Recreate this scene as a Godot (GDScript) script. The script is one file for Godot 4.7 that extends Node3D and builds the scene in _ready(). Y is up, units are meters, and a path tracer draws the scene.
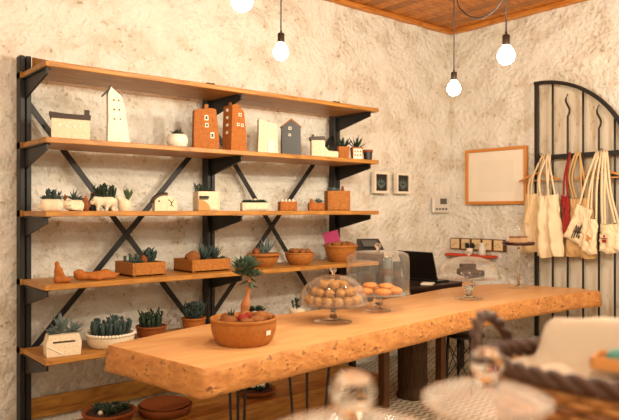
extends Node3D

var M := {}
var used := {}
var rng := RandomNumberGenerator.new()
const SHELF_TOPS := [2.230, 1.806, 1.394, 0.982, 0.566]

# ------------------------------------------------------------------ nodes
func numbered(called: String) -> String:
	var n: int = used.get(called, 0)
	used[called] = n + 1
	return called if n == 0 else "%s_%03d" % [called, n]

func tag(o: Node3D, label: String, category: String, group := "") -> Node3D:
	o.set_meta("label", label)
	o.set_meta("category", category)
	if group != "":
		o.set_meta("group", group)
	return o

func thing(called: String, label: String, category: String, at := Vector3.ZERO, turn := 0.0, group := "") -> Node3D:
	var o := Node3D.new()
	o.name = numbered(called)
	add_child(o)
	o.position = at
	o.rotation_degrees.y = turn
	return tag(o, label, category, group)

func part(parent: Node, called: String, st: SurfaceTool, m: Material, label := "") -> MeshInstance3D:
	st.generate_normals()
	return part_mesh(parent, called, st.commit(), m, label)

func part_mesh(parent: Node, called: String, mesh: Mesh, m: Material, label := "") -> MeshInstance3D:
	var o := MeshInstance3D.new()
	o.mesh = mesh
	o.material_override = m
	if parent == self:
		o.name = numbered(called)
	else:
		var n := 0
		var nm := called
		while parent.has_node(NodePath(nm)):
			n += 1
			nm = "%s_%03d" % [called, n]
		o.name = nm
	parent.add_child(o, true)
	o.cast_shadow = GeometryInstance3D.SHADOW_CASTING_SETTING_ON
	if label != "":
		o.set_meta("label", label)
	return o

func copy_thing(o: Node3D, base_name: String, at: Vector3, turn := 0.0) -> Node3D:
	var c: Node3D = o.duplicate()
	c.name = numbered(base_name)
	add_child(c)
	c.position = at
	c.rotation_degrees.y = turn
	return c

func structure(called: String, st: SurfaceTool, m: Material, label: String, category: String) -> MeshInstance3D:
	var o := part(self, called, st, m)
	o.set_meta("kind", "structure")
	tag(o, label, category)
	return o

# ------------------------------------------------------------------ mesh building
func mb(smooth := false) -> SurfaceTool:
	var s := SurfaceTool.new()
	s.begin(Mesh.PRIMITIVE_TRIANGLES)
	s.set_smooth_group(0 if smooth else -1)
	return s

func tri(s: SurfaceTool, a: Vector3, b: Vector3, c: Vector3) -> void:   # counter-clockwise from outside
	s.add_vertex(a); s.add_vertex(c); s.add_vertex(b)

func quad(s: SurfaceTool, a: Vector3, b: Vector3, c: Vector3, d: Vector3) -> void:
	tri(s, a, b, c); tri(s, a, c, d)

func otri(s: SurfaceTool, a: Vector3, b: Vector3, c: Vector3, mid: Vector3) -> void:
	if (b - a).cross(c - a).dot((a + b + c) / 3.0 - mid) < 0.0:
		tri(s, a, c, b)
	else:
		tri(s, a, b, c)

func T(p: Vector3, deg_y := 0.0) -> Transform3D:
	return Transform3D(Basis(Vector3.UP, deg_to_rad(deg_y)), p)

func TR(p: Vector3, deg: Vector3) -> Transform3D:
	return Transform3D(Basis.from_euler(deg * PI / 180.0), p)

# chamfered box centred on xf
func bbox(s: SurfaceTool, xf: Transform3D, size: Vector3, bev := 0.003) -> void:
	var h := size / 2.0
	bev = minf(bev, minf(h.x, minf(h.y, h.z)) * 0.6)
	var mid := xf.origin
	var v := func(sg: Vector3, k: int) -> Vector3:
		var p := Vector3.ZERO
		for i in 3:
			p[i] = sg[i] * (h[i] - (0.0 if i == k else bev))
		return xf * p
	for k in 3:
		var i := (k + 1) % 3
		var j := (k + 2) % 3
		for sk in [-1.0, 1.0]:
			var c := []
			for q in [[-1.0, -1.0], [1.0, -1.0], [1.0, 1.0], [-1.0, 1.0]]:
				var sg := Vector3.ZERO
				sg[k] = sk; sg[i] = q[0]; sg[j] = q[1]
				c.append(v.call(sg, k))
			otri(s, c[0], c[1], c[2], mid); otri(s, c[0], c[2], c[3], mid)
		for si in [-1.0, 1.0]:
			for sj in [-1.0, 1.0]:
				var a := Vector3.ZERO
				a[i] = si; a[j] = sj; a[k] = -1.0
				var b := a
				b[k] = 1.0
				var p0: Vector3 = v.call(a, i)
				var p1: Vector3 = v.call(a, j)
				var p2: Vector3 = v.call(b, j)
				var p3: Vector3 = v.call(b, i)
				otri(s, p0, p1, p2, mid); otri(s, p0, p2, p3, mid)
	for sx in [-1.0, 1.0]:
		for sy in [-1.0, 1.0]:
			for sz in [-1.0, 1.0]:
				var sg := Vector3(sx, sy, sz)
				otri(s, v.call(sg, 0), v.call(sg, 1), v.call(sg, 2), mid)

func box(s: SurfaceTool, lo: Vector3, hi: Vector3, bev := 0.003) -> void:
	bbox(s, T((lo + hi) / 2.0), hi - lo, bev)

# flat bar between two points
func bar(s: SurfaceTool, a: Vector3, b: Vector3, w: float, t: float, side: Vector3) -> void:
	var d := (b - a).normalized()
	var n := d.cross(side).normalized()
	var sd := n.cross(d).normalized()
	bbox(s, Transform3D(Basis(sd, d, sd.cross(d)), (a + b) / 2.0), Vector3(w, a.distance_to(b), t), 0.002)

# profile (r, y) turned about the y axis; the outside runs upwards
func lathe(s: SurfaceTool, xf: Transform3D, prof: Array, n := 28, wob := 0.0, sd := 0, flutes := 0, fd := 0.0) -> void:
	var nz := FastNoiseLite.new()
	nz.seed = sd
	nz.frequency = 1.0
	var rings := []
	for p: Vector2 in prof:
		var ring := PackedVector3Array()
		for i in n:
			var a := TAU * i / n
			var r := p.x
			if flutes > 0:
				r *= 1.0 + fd * cos(a * flutes)
			if wob > 0.0:
				r *= 1.0 + wob * nz.get_noise_3d(cos(a) * 0.8, p.y * 9.0, sin(a) * 0.8)
			ring.append(xf * Vector3(cos(a) * r, p.y, sin(a) * r))
		rings.append(ring)
	for j in prof.size() - 1:
		for i in n:
			var k := (i + 1) % n
			if prof[j].x < 1e-5:
				tri(s, rings[j][i], rings[j + 1][i], rings[j + 1][k])
			elif prof[j + 1].x < 1e-5:
				tri(s, rings[j][i], rings[j + 1][i], rings[j][k])
			else:
				quad(s, rings[j][i], rings[j + 1][i], rings[j + 1][k], rings[j][k])

func tube(s: SurfaceTool, pts: Array, rad, n := 8, caps := true, flat := 1.0) -> void:
	var rings := []
	var t0: Vector3 = (pts[1] - pts[0]).normalized()
	var nn := t0.cross(Vector3.UP if absf(t0.y) < 0.9 else Vector3.RIGHT).normalized()
	for i in pts.size():
		var t: Vector3 = (pts[mini(i + 1, pts.size() - 1)] - pts[maxi(i - 1, 0)]).normalized()
		nn = (nn - t * nn.dot(t)).normalized()
		var b := t.cross(nn)
		var r: float = rad[i] if rad is Array else rad
		var ring := PackedVector3Array()
		for k in n:
			var a := TAU * k / n
			ring.append(pts[i] + nn * cos(a) * r + b * sin(a) * r * flat)
		rings.append(ring)
	for i in pts.size() - 1:
		for k in n:
			var m := (k + 1) % n
			quad(s, rings[i][k], rings[i][m], rings[i + 1][m], rings[i + 1][k])
	if caps:
		var e := pts.size() - 1
		for k in n:
			var m := (k + 1) % n
			tri(s, pts[0], rings[0][m], rings[0][k])
			tri(s, pts[e], rings[e][k], rings[e][m])

func smooth_path(pts: Array, per := 6) -> Array:
	var out := []
	for i in pts.size() - 1:
		var p0: Vector3 = pts[maxi(i - 1, 0)]
		var p3: Vector3 = pts[mini(i + 2, pts.size() - 1)]
		for k in per:
			out.append(pts[i].cubic_interpolate(pts[i + 1], p0, p3, float(k) / per))
	out.append(pts[-1])
	return out

# polygon in xy pushed along z from 0 to depth
func prism(s: SurfaceTool, xf: Transform3D, poly: PackedVector2Array, depth: float) -> void:
	if Geometry2D.is_polygon_clockwise(poly):
		poly = poly.duplicate()
		poly.reverse()
	var ix := Geometry2D.triangulate_polygon(poly)
	for i in range(0, ix.size(), 3):
		var a := poly[ix[i]]
		var b := poly[ix[i + 1]]
		var c := poly[ix[i + 2]]
		if (b - a).cross(c - a) < 0.0:
			var q := b
			b = c
			c = q
		tri(s, xf * Vector3(a.x, a.y, depth), xf * Vector3(b.x, b.y, depth), xf * Vector3(c.x, c.y, depth))
		tri(s, xf * Vector3(a.x, a.y, 0), xf * Vector3(c.x, c.y, 0), xf * Vector3(b.x, b.y, 0))
	for i in poly.size():
		var a := poly[i]
		var b := poly[(i + 1) % poly.size()]
		quad(s, xf * Vector3(a.x, a.y, 0), xf * Vector3(b.x, b.y, 0), xf * Vector3(b.x, b.y, depth), xf * Vector3(a.x, a.y, depth))

func blob(s: SurfaceTool, xf: Transform3D, r: Vector3, wob := 0.1, sd := 0, nu := 14, nv := 9, fr := 1.3) -> void:
	var nz := FastNoiseLite.new()
	nz.seed = sd
	nz.frequency = fr
	var g := []
	for j in nv + 1:
		var th := PI * j / nv
		var ring := PackedVector3Array()
		for i in nu:
			var a := TAU * i / nu
			var d := Vector3(sin(th) * cos(a), -cos(th), sin(th) * sin(a))
			ring.append(xf * (d * r * (1.0 + wob * nz.get_noise_3dv(d))))
		g.append(ring)
	for j in nv:
		for i in nu:
			var k := (i + 1) % nu
			if j == 0:
				tri(s, g[0][0], g[1][i], g[1][k])
			elif j == nv - 1:
				tri(s, g[j][i], g[nv][0], g[j][k])
			else:
				quad(s, g[j][i], g[j + 1][i], g[j + 1][k], g[j][k])

# one continuous surface round tapered capsules [a, b, ra, rb]
func nets(s: SurfaceTool, caps: Array, k: float, cell: float) -> void:
	var lo := Vector3.INF
	var hi := -Vector3.INF
	for c in caps:
		var r := Vector3.ONE * (maxf(c[2], c[3]) + cell * 2.0)
		lo = lo.min(c[0] - r).min(c[1] - r)
		hi = hi.max(c[0] + r).max(c[1] + r)
	var n := Vector3i(((hi - lo) / cell).ceil()) + Vector3i.ONE
	var f := PackedFloat32Array()
	f.resize(n.x * n.y * n.z)
	for z in n.z:
		for y in n.y:
			for x in n.x:
				var p := lo + Vector3(x, y, z) * cell
				var acc := 0.0
				for c in caps:
					var ab: Vector3 = c[1] - c[0]
					var h := clampf((p - c[0]).dot(ab) / maxf(ab.length_squared(), 1e-9), 0.0, 1.0)
					var d: float = p.distance_to(c[0] + ab * h) - lerpf(c[2], c[3], h)
					acc += exp(-clampf(d / k, -30.0, 30.0))
				f[x + n.x * (y + n.y * z)] = -k * log(acc)
	var ids := {}
	var vs := PackedVector3Array()
	for z in n.z - 1:
		for y in n.y - 1:
			for x in n.x - 1:
				var sum := Vector3.ZERO
				var cnt := 0
				var base := x + n.x * (y + n.y * z)
				var cv := []
				for q in 8:
					cv.append(f[base + (q & 1) + n.x * (((q >> 1) & 1) + n.y * (q >> 2))])
				for q in 8:
					for ax in [1, 2, 4]:
						if q & ax == 0 and (cv[q] < 0.0) != (cv[q | ax] < 0.0):
							var t: float = cv[q] / (cv[q] - cv[q | ax])
							var pa := Vector3(q & 1, (q >> 1) & 1, q >> 2)
							var pb := Vector3((q | ax) & 1, ((q | ax) >> 1) & 1, (q | ax) >> 2)
							sum += pa.lerp(pb, t)
							cnt += 1
				if cnt:
					ids[base] = vs.size()
					vs.append(lo + (Vector3(x, y, z) + sum / cnt) * cell)
	var st := [1, n.x, n.x * n.y]
	for key: int in ids:
		for ax in 3:
			var o: int = key + st[ax]
			if o >= f.size() or (f[key] < 0.0) == (f[o] < 0.0):
				continue
			var u: int = st[(ax + 1) % 3]
			var w: int = st[(ax + 2) % 3]
			if not (ids.has(key - u) and ids.has(key - w) and ids.has(key - u - w)):
				continue
			var a := vs[ids[key]]
			var b := vs[ids[key - u]]
			var c := vs[ids[key - u - w]]
			var d := vs[ids[key - w]]
			if f[key] < 0.0:
				quad(s, a, b, c, d)
			else:
				quad(s, a, d, c, b)

# a fleshy pointed leaf
func leaf(s: SurfaceTool, at: Vector3, dir: Vector3, up: Vector3, ln: float, w: float, th: float, bend := 0.0, tip := 0.15) -> void:
	dir = dir.normalized()
	var side := dir.cross(up).normalized()
	up = side.cross(dir).normalized()
	var rings := []
	var prof := [0.55, 0.9, 1.0, 0.72, tip]
	for i in 5:
		var t := i / 4.0
		var c := at + dir * ln * t + up * bend * ln * t * t
		var ww: float = w * prof[i]
		var tt: float = th * prof[i]
		rings.append([c + side * ww, c + up * tt, c - side * ww, c - up * tt * 0.8])
	var mid := at + dir * ln * 0.5 + up * bend * ln * 0.25
	for i in 4:
		var m: Vector3 = (rings[i][0] + rings[i][2] + rings[i + 1][0] + rings[i + 1][2]) / 4.0
		for k in 4:
			var q := (k + 1) % 4
			otri(s, rings[i][k], rings[i][q], rings[i + 1][q], m); otri(s, rings[i][k], rings[i + 1][q], rings[i + 1][k], m)
	otri(s, rings[4][0], rings[4][1], rings[4][2], mid); otri(s, rings[4][0], rings[4][2], rings[4][3], mid)

func rosette(s: SurfaceTool, at: Vector3, r: float, n := 16, fat := 0.24, steep := 0.5, lean := Vector3.ZERO) -> void:
	for i in n:
		var t := float(i) / n
		var a := i * 2.399 + rng.randf_range(-0.15, 0.15)
		var el := lerpf(0.15, 1.35, t) * steep * 2.0
		var d := (Vector3(cos(a) * cos(el), sin(el), sin(a) * cos(el)) + lean).normalized()
		leaf(s, at, d, Vector3.UP if el < 1.2 else Vector3(-cos(a), 0.2, -sin(a)), r * lerpf(1.05, 0.6, t) * rng.randf_range(0.9, 1.1), r * fat, r * fat * 0.45, 0.15)

func agave(s: SurfaceTool, at: Vector3, r: float, n := 18, w := 0.07, lo := 0.15, hi := 1.35) -> void:
	for i in n:
		var a := i * 2.399 + rng.randf_range(-0.2, 0.2)
		var el := rng.randf_range(lo, hi)
		leaf(s, at, Vector3(cos(a) * cos(el), sin(el), sin(a) * cos(el)), Vector3.UP if el < 1.2 else Vector3(-cos(a), 0.2, -sin(a)), r * rng.randf_range(0.75, 1.1), r * w, r * w * 0.5, rng.randf_range(0.0, 0.2), 0.08)

func fingers(s: SurfaceTool, at: Vector3, rx: float, rz: float, h: float, n := 20, fat := 0.009) -> void:
	for i in n:
		var a := i * 2.399
		var q := sqrt((i + 0.5) / n)
		var p := at + Vector3(cos(a) * rx * q, 0, sin(a) * rz * q)
		var hh := h * rng.randf_range(0.5, 1.0) * (1.0 - 0.25 * q)
		var ln := Vector3(cos(a) * 0.35 * q + rng.randf_range(-0.12, 0.12), 1, sin(a) * 0.35 * q + rng.randf_range(-0.12, 0.12)).normalized()
		var b := p + ln * hh * 0.55
		var c := p + (ln + Vector3(0, 0.35, 0)).normalized() * hh
		tube(s, [p, b, c, c + Vector3(0, fat * 0.7, 0)], [fat * 0.8, fat, fat * 0.95, fat * 0.35], 6)
		for k in 3:
			var aa := a + k * 2.1
			leaf(s, p.lerp(c, 0.45 + 0.17 * k), Vector3(cos(aa), 0.9, sin(aa)), Vector3.UP, hh * 0.38, fat * 0.8, fat * 0.55, 0.2)

# stems set with small leaves
func bushy(s: SurfaceTool, at: Vector3, rx: float, rz: float, h: float, n := 8, lf := 0.018) -> void:
	for i in n:
		var a := i * 2.399 + 0.4
		var q := sqrt((i + 0.4) / n)
		var p := at + Vector3(cos(a) * rx * q * 0.6, 0, sin(a) * rz * q * 0.6)
		var top := at + Vector3(cos(a) * rx * q, h * rng.randf_range(0.65, 1.0), sin(a) * rz * q)
		tube(s, [p, p.lerp(top, 0.5) + Vector3(0, h * 0.06, 0), top], 0.0025, 5)
		for k in 9:
			var t := 0.25 + 0.75 * k / 8.0
			var aa := k * 2.399 + i
			var c := p.lerp(top, t)
			leaf(s, c, Vector3(cos(aa), 0.55 + t * 0.5, sin(aa)), Vector3.UP, lf * rng.randf_range(0.9, 1.3), lf * 0.32, lf * 0.18, 0.2)

# ------------------------------------------------------------------ textures
func noise_bytes(w: int, h: int, freq: float, oct: int, sd: int, type := FastNoiseLite.TYPE_SIMPLEX_SMOOTH, to_w := 0, to_h := 0, fractal := FastNoiseLite.FRACTAL_FBM) -> PackedByteArray:
	var n := FastNoiseLite.new()
	n.noise_type = type
	n.seed = sd
	n.frequency = freq
	n.fractal_type = fractal
	n.fractal_octaves = oct
	var im := n.get_seamless_image(w, h)
	im.convert(Image.FORMAT_L8)
	if to_w > 0:
		im.resize(to_w, to_h, Image.INTERPOLATE_CUBIC)
	return im.get_data()

func ramp(cols: Array, v: float) -> Color:
	v = clampf(v, 0.0, 0.9999) * (cols.size() - 1)
	var i := int(v)
	return cols[i].lerp(cols[i + 1], v - i)

func tex_rgb(w: int, h: int, f: Callable) -> ImageTexture:
	var b := PackedByteArray()
	b.resize(w * h * 3)
	var o := 0
	for i in w * h:
		var c: Color = f.call(i)
		b[o] = clampi(int(c.r * 255.0), 0, 255)
		b[o + 1] = clampi(int(c.g * 255.0), 0, 255)
		b[o + 2] = clampi(int(c.b * 255.0), 0, 255)
		o += 3
	var im := Image.create_from_data(w, h, false, Image.FORMAT_RGB8, b)
	im.generate_mipmaps()
	return ImageTexture.create_from_image(im)

func tex_grey(w: int, h: int, b: PackedByteArray) -> ImageTexture:
	var im := Image.create_from_data(w, h, false, Image.FORMAT_L8, b)
	im.generate_mipmaps()
	return ImageTexture.create_from_image(im)

func mat(key: String, col: Color, rough := 0.7, tex: Texture2D = null, scale := Vector3.ONE, bump: Texture2D = null, cm := 0.0, world := false) -> StandardMaterial3D:
	var m := StandardMaterial3D.new()
	m.resource_name = key
	m.albedo_color = col
	m.roughness = rough
	if tex or bump:
		m.uv1_triplanar = true
		m.uv1_world_triplanar = world
		m.uv1_scale = scale
	if tex:
		m.albedo_texture = tex
	if bump:
		m.heightmap_enabled = true
		m.heightmap_texture = bump
		m.heightmap_scale = cm
	M[key] = m
	return m

func wood_tex(sd: int, cols: Array, lines := 3.0) -> ImageTexture:
	var fine := noise_bytes(64, 512, 0.05, 3, sd, FastNoiseLite.TYPE_SIMPLEX_SMOOTH, 1024, 512)
	var mid := noise_bytes(48, 256, 0.02, 3, sd + 1, FastNoiseLite.TYPE_SIMPLEX_SMOOTH, 1024, 512)
	return tex_rgb(1024, 512, func(i: int) -> Color:
		var r := 0.5 + 0.5 * sin(mid[i] / 255.0 * TAU * lines)
		return ramp(cols, 0.5 * fine[i] / 255.0 + 0.3 * r + 0.2 * mid[i] / 255.0))

func make_materials() -> void:
	# limewashed rough plaster over stone
	var pa := noise_bytes(1024, 1024, 0.006, 5, 11)
	var pb := noise_bytes(1024, 1024, 0.035, 4, 12)
	var pc := noise_bytes(1024, 1024, 0.022, 3, 13, FastNoiseLite.TYPE_SIMPLEX_SMOOTH, 0, 0, FastNoiseLite.FRACTAL_RIDGED)
	var plaster := tex_rgb(1024, 1024, func(i: int) -> Color:
		var c := Color(0.89, 0.878, 0.845)
		var a := pa[i] / 255.0
		var b := pb[i] / 255.0
		c = c.lerp(Color(0.74, 0.68, 0.58), clampf((a - 0.54) * 2.0, 0.0, 0.36))
		c = c.lerp(Color(0.92, 0.912, 0.89), clampf((0.42 - a) * 3.0, 0.0, 0.7))
		c = c.lerp(Color(0.48, 0.40, 0.28), clampf((b - 0.70) * 4.5, 0.0, 0.5) * clampf((a - 0.42) * 4.0, 0.05, 1.0))
		return c)
	var pd := PackedByteArray()
	pd.resize(1024 * 1024)
	for i in 1024 * 1024:
		pd[i] = clampi(int(0.45 * pb[i] + 0.35 * pc[i] + 0.25 * pa[i]), 0, 255)
	var plaster_h := tex_grey(1024, 1024, pd)
	mat("limewashed plaster", Color.WHITE, 0.95, plaster, Vector3.ONE / 2.3, plaster_h, 3.0, true)
	mat("pale door paint", Color(0.93, 0.90, 0.85), 0.85, plaster, Vector3(0.9, 0.25, 0.9))
	# woods
	var shelf := wood_tex(21, [Color(0.47, 0.31, 0.12), Color(0.62, 0.42, 0.17), Color(0.70, 0.49, 0.21), Color(0.76, 0.55, 0.26)])
	mat("varnished pine", Color.WHITE, 0.45, shelf, Vector3.ONE / 0.9)
	var slab := wood_tex(31, [Color(0.74, 0.52, 0.31), Color(0.83, 0.62, 0.40), Color(0.87, 0.68, 0.46), Color(0.90, 0.73, 0.52)], 1.0)
	mat("oiled slab", Color.WHITE, 0.36, slab, Vector3.ONE / 2.2)
	var ka := noise_bytes(512, 512, 0.02, 4, 41)
	var kb := noise_bytes(512, 512, 0.034, 3, 42)
	var bark := tex_rgb(512, 512, func(i: int) -> Color:
		var c := ramp([Color(0.64, 0.41, 0.20), Color(0.76, 0.52, 0.27), Color(0.83, 0.61, 0.35)], ka[i] / 255.0)
		return c.lerp(Color(0.30, 0.16, 0.07), clampf((kb[i] / 255.0 - 0.62) * 6.0, 0.0, 0.75) * clampf((ka[i] / 255.0 - 0.48) * 5.0, 0.0, 1.0)))
	mat("live edge", Color.WHITE, 0.6, bark, Vector3(1.0, 1.7, 1.0) / 1.1, tex_grey(512, 512, kb), 0.5)
	var ceil := wood_tex(51, [Color(0.46, 0.25, 0.09), Color(0.68, 0.41, 0.15), Color(0.78, 0.50, 0.21), Color(0.84, 0.59, 0.28)], 4.0)
	for k in 3:
		var m := mat("ceiling pine %d" % k, [Color(1, 1, 0.97), Color(0.84, 0.83, 0.78), Color(0.95, 0.92, 0.84)][k], 0.5, ceil, Vector3(0.9, 0.9, 0.9))
		m.uv1_offset = Vector3(0.31 * k, 0.17 * k, 0.43 * k)
	mat("dark desk", Color(0.16, 0.095, 0.06), 0.4, slab, Vector3.ONE)
	mat("brown timber", Color(0.42, 0.34, 0.22), 0.6, slab, Vector3.ONE)
	mat("trunk wood", Color(0.34, 0.33, 0.22), 0.8, bark, Vector3(3.0, 0.5, 3.0), tex_grey(512, 512, ka), 2.0)
	mat("hanger wood", Color(0.78, 0.55, 0.30), 0.5)
	mat("frame wood", Color(0.80, 0.52, 0.22), 0.5)
	# ceramics
	var ta := noise_bytes(256, 256, 0.03, 4, 61)
	var terra := tex_rgb(256, 256, func(i: int) -> Color: return ramp([Color(0.55, 0.325, 0.11), Color(0.64, 0.40, 0.145), Color(0.70, 0.46, 0.185)], ta[i] / 255.0))
	mat("terracotta", Color.WHITE, 0.75, terra, Vector3.ONE * 4.0)
	mat("red terracotta", Color(1.0, 0.93, 0.82), 0.75, terra, Vector3.ONE * 5.0)
	mat("brown terracotta", Color(0.80, 0.68, 0.58), 0.75, terra, Vector3.ONE * 5.0)
	mat("tan wood box", Color(1.0, 1.0, 0.85), 0.65, terra, Vector3.ONE * 5.0)
	var wa := tex_rgb(256, 256, func(i: int) -> Color: return ramp([Color(0.84, 0.80, 0.72), Color(0.91, 0.88, 0.82), Color(0.93, 0.91, 0.86)], ta[i] / 255.0))
	mat("white ceramic", Color.WHITE, 0.45, wa, Vector3.ONE * 5.0)
	mat("bisque", Color(0.98, 0.945, 0.885), 0.8, wa, Vector3.ONE * 6.0)
	mat("slate glaze", Color(0.13, 0.135, 0.14), 0.4)
	mat("brown glaze", Color(0.20, 0.13, 0.08), 0.5)
	mat("ink", Color(0.05, 0.04, 0.04), 0.6)
	var sa := noise_bytes(128, 128, 0.12, 3, 71)
	mat("soil", Color.WHITE, 1.0, tex_rgb(128, 128, func(i: int) -> Color: return ramp([Color(0.12, 0.07, 0.04), Color(0.28, 0.17, 0.10), Color(0.42, 0.28, 0.17)], sa[i] / 255.0)), Vector3.ONE * 12.0, tex_grey(128, 128, sa), 0.6)
	mat("amber gravel", Color.WHITE, 0.9, tex_rgb(128, 128, func(i: int) -> Color: return ramp([Color(0.34, 0.19, 0.08), Color(0.58, 0.35, 0.16), Color(0.70, 0.48, 0.26)], sa[i] / 255.0)), Vector3.ONE * 12.0, tex_grey(128, 128, sa), 0.6)
	mat("white pebbles", Color(0.86, 0.83, 0.77), 0.8)
	mat("blue green leaf", Color(0.22, 0.30, 0.29), 0.55)
	mat("dark green leaf", Color(0.15, 0.23, 0.17), 0.5)
	mat("green leaf", Color(0.27, 0.37, 0.22), 0.55)
	mat("sage leaf", Color(0.24, 0.33, 0.25), 0.55)
	mat("grey leaf", Color(0.36, 0.43, 0.42), 0.6)
	mat("caudex", Color(0.66, 0.42, 0.25), 0.7)
	mat("red cloth", Color(0.56, 0.12, 0.09), 0.8)
	mat("pink card", Color(0.62, 0.13, 0.36), 0.7)
	# metals
	mat("black steel", Color(0.034, 0.030, 0.027), 0.5)
	mat("wrought iron", Color(0.065, 0.055, 0.048), 0.5)
	mat("black rod", Color(0.05, 0.05, 0.05), 0.4)
	mat("bronze socket", Color(0.20, 0.155, 0.12), 0.4).metallic = 0.6
	mat("cable", Color(0.10, 0.085, 0.075), 0.7)
	mat("black plastic", Color(0.06, 0.055, 0.05), 0.4)
	mat("screen back", Color(0.10, 0.075, 0.06), 0.35)
	mat("white plastic", Color(0.84, 0.83, 0.80), 0.4)
	mat("grey plastic", Color(0.35, 0.35, 0.34), 0.4)
	mat("paper", Color(0.92, 0.89, 0.83), 0.8)
	mat("print paper", Color(0.905, 0.872, 0.81), 0.8)
	mat("orange board", Color(0.80, 0.25, 0.08), 0.55)
	mat("plum plate", Color(0.22, 0.035, 0.03), 0.25)
	# food
	var ca := noise_bytes(256, 256, 0.05, 4, 81)
	mat("cookie", Color.WHITE, 0.75, tex_rgb(256, 256, func(i: int) -> Color: return ramp([Color(0.58, 0.38, 0.17), Color(0.78, 0.57, 0.30), Color(0.87, 0.69, 0.42)], ca[i] / 255.0)), Vector3.ONE * 9.0, tex_grey(256, 256, ca), 1.6)
	mat("bun", Color.WHITE, 0.6, tex_rgb(256, 256, func(i: int) -> Color: return ramp([Color(0.64, 0.38, 0.15), Color(0.82, 0.54, 0.25), Color(0.88, 0.64, 0.35)], ca[i] / 255.0)), Vector3.ONE * 6.0)
	mat("chocolate", Color(0.10, 0.035, 0.02), 0.6)
	mat("sponge", Color(0.80, 0.62, 0.40), 0.8)
	# cloth and wicker
	var fa := noise_bytes(256, 256, 0.02, 3, 91)
	var weave := PackedByteArray()
	weave.resize(256 * 256)
	for i in 256 * 256:
		weave[i] = 127 + int(60.0 * sin((i % 256) * TAU / 4.0) * sin((i / 256) * TAU / 4.0)) + (fa[i] >> 3)
	var wv := tex_grey(256, 256, weave)
	var cloths := {"canvas": Color(0.87, 0.77, 0.60), "pale canvas": Color(0.92, 0.85, 0.72), "tan canvas": Color(0.80, 0.66, 0.46), "white linen": Color(0.80, 0.76, 0.69)}
	for k: String in cloths:
		var cm := mat(k, cloths[k], 0.95, null, Vector3.ONE * 6.0, wv, 0.06)
		cm.backlight_enabled = true
		cm.backlight = Color(0.25, 0.22, 0.17)
	mat("dark wicker", Color(0.26, 0.16, 0.10), 0.6)
	mat("brown wicker", Color(0.48, 0.32, 0.17), 0.6)
	mat("straw wicker", Color(0.66, 0.47, 0.25), 0.6)
	mat("teal", Color(0.32, 0.58, 0.55), 0.5)
	# floor
	var fl := tex_rgb(512, 512, func(i: int) -> Color:
		var x := i % 512
		var y := i / 512
		var v := sin((y + 7.0 * sin(x * TAU / 64.0)) * TAU / 32.0)
		return Color(0.80, 0.77, 0.70).lerp(Color(0.42, 0.37, 0.31), clampf(v * 1.4 - 0.3, 0.0, 0.8)))
	mat("patterned cement floor", Color.WHITE, 0.6, fl, Vector3.ONE / 0.8)
	# glass
	for g in [["clear glass", 0.014], ["thick glass", 0.03], ["pressed glass", 0.18]]:
		var gm := mat(g[0], Color(0.95, 0.96, 0.95, g[1]), 0.02)
		gm.transparency = BaseMaterial3D.TRANSPARENCY_ALPHA
	var sg := mat("solid glass", Color(0.97, 0.97, 0.96, 0.0), 0.02)
	sg.refraction_enabled = true
	sg.refraction_scale = 0.05
	var bulb := mat("lit bulb", Color(1, 0.95, 0.86), 0.3)
	bulb.emission_enabled = true
	bulb.emission = Color(1.0, 0.94, 0.83)
	bulb.emission_energy_multiplier = 100.0

# ------------------------------------------------------------------ the room
func rough_wall(called: String, origin: Vector3, along: Vector3, inward: Vector3, length: float, height: float, sd: int, label: String) -> void:
	var nz := FastNoiseLite.new()
	nz.seed = sd
	nz.frequency = 1.6
	nz.fractal_octaves = 3
	var n2 := FastNoiseLite.new()
	n2.seed = sd + 5
	n2.frequency = 5.5
	n2.fractal_octaves = 3
	var nu := int(length / 0.03)
	var nv := int(height / 0.03)
	var s := mb(true)
	for j in nv + 1:
		for i in nu + 1:
			var u := length * i / nu
			var v := height * j / nv
			var d := -0.022 + 0.026 * nz.get_noise_2d(u, v * 1.3) + 0.012 * n2.get_noise_2d(u * 0.8 + v * 0.3, v)
			d *= clampf(u / 0.25, 0.0, 1.0) * clampf((length - u - 0.05) / 0.25, 0.0, 1.0)
			s.add_vertex(origin + along * u + Vector3.UP * v + inward * minf(d, 0.0))
	var flip := along.cross(Vector3.UP).dot(inward) < 0.0
	for j in nv:
		for i in nu:
			var a := j * (nu + 1) + i
			var c := a + nu + 2
			var e := a + nu + 1
			var b := a + 1
			var order := [a, b, c, a, c, e] if flip else [a, c, b, a, e, c]
			for k in order:
				s.add_index(k)
	s.generate_normals()
	var body := mb()
	var p := origin - inward * 0.16 + along * length * 0.5 + Vector3.UP * height * 0.5
	bbox(body, Transform3D(Basis(along, Vector3.UP, along.cross(Vector3.UP)), p), Vector3(length, height, 0.12), 0.001)
	body.generate_normals()
	s.set_material(M["limewashed plaster"])
	var mesh := s.commit()
	body.commit(mesh)
	var o := part_mesh(self, called, mesh, M["limewashed plaster"])
	o.set_meta("kind", "structure")
	tag(o, label, "wall")

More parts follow.
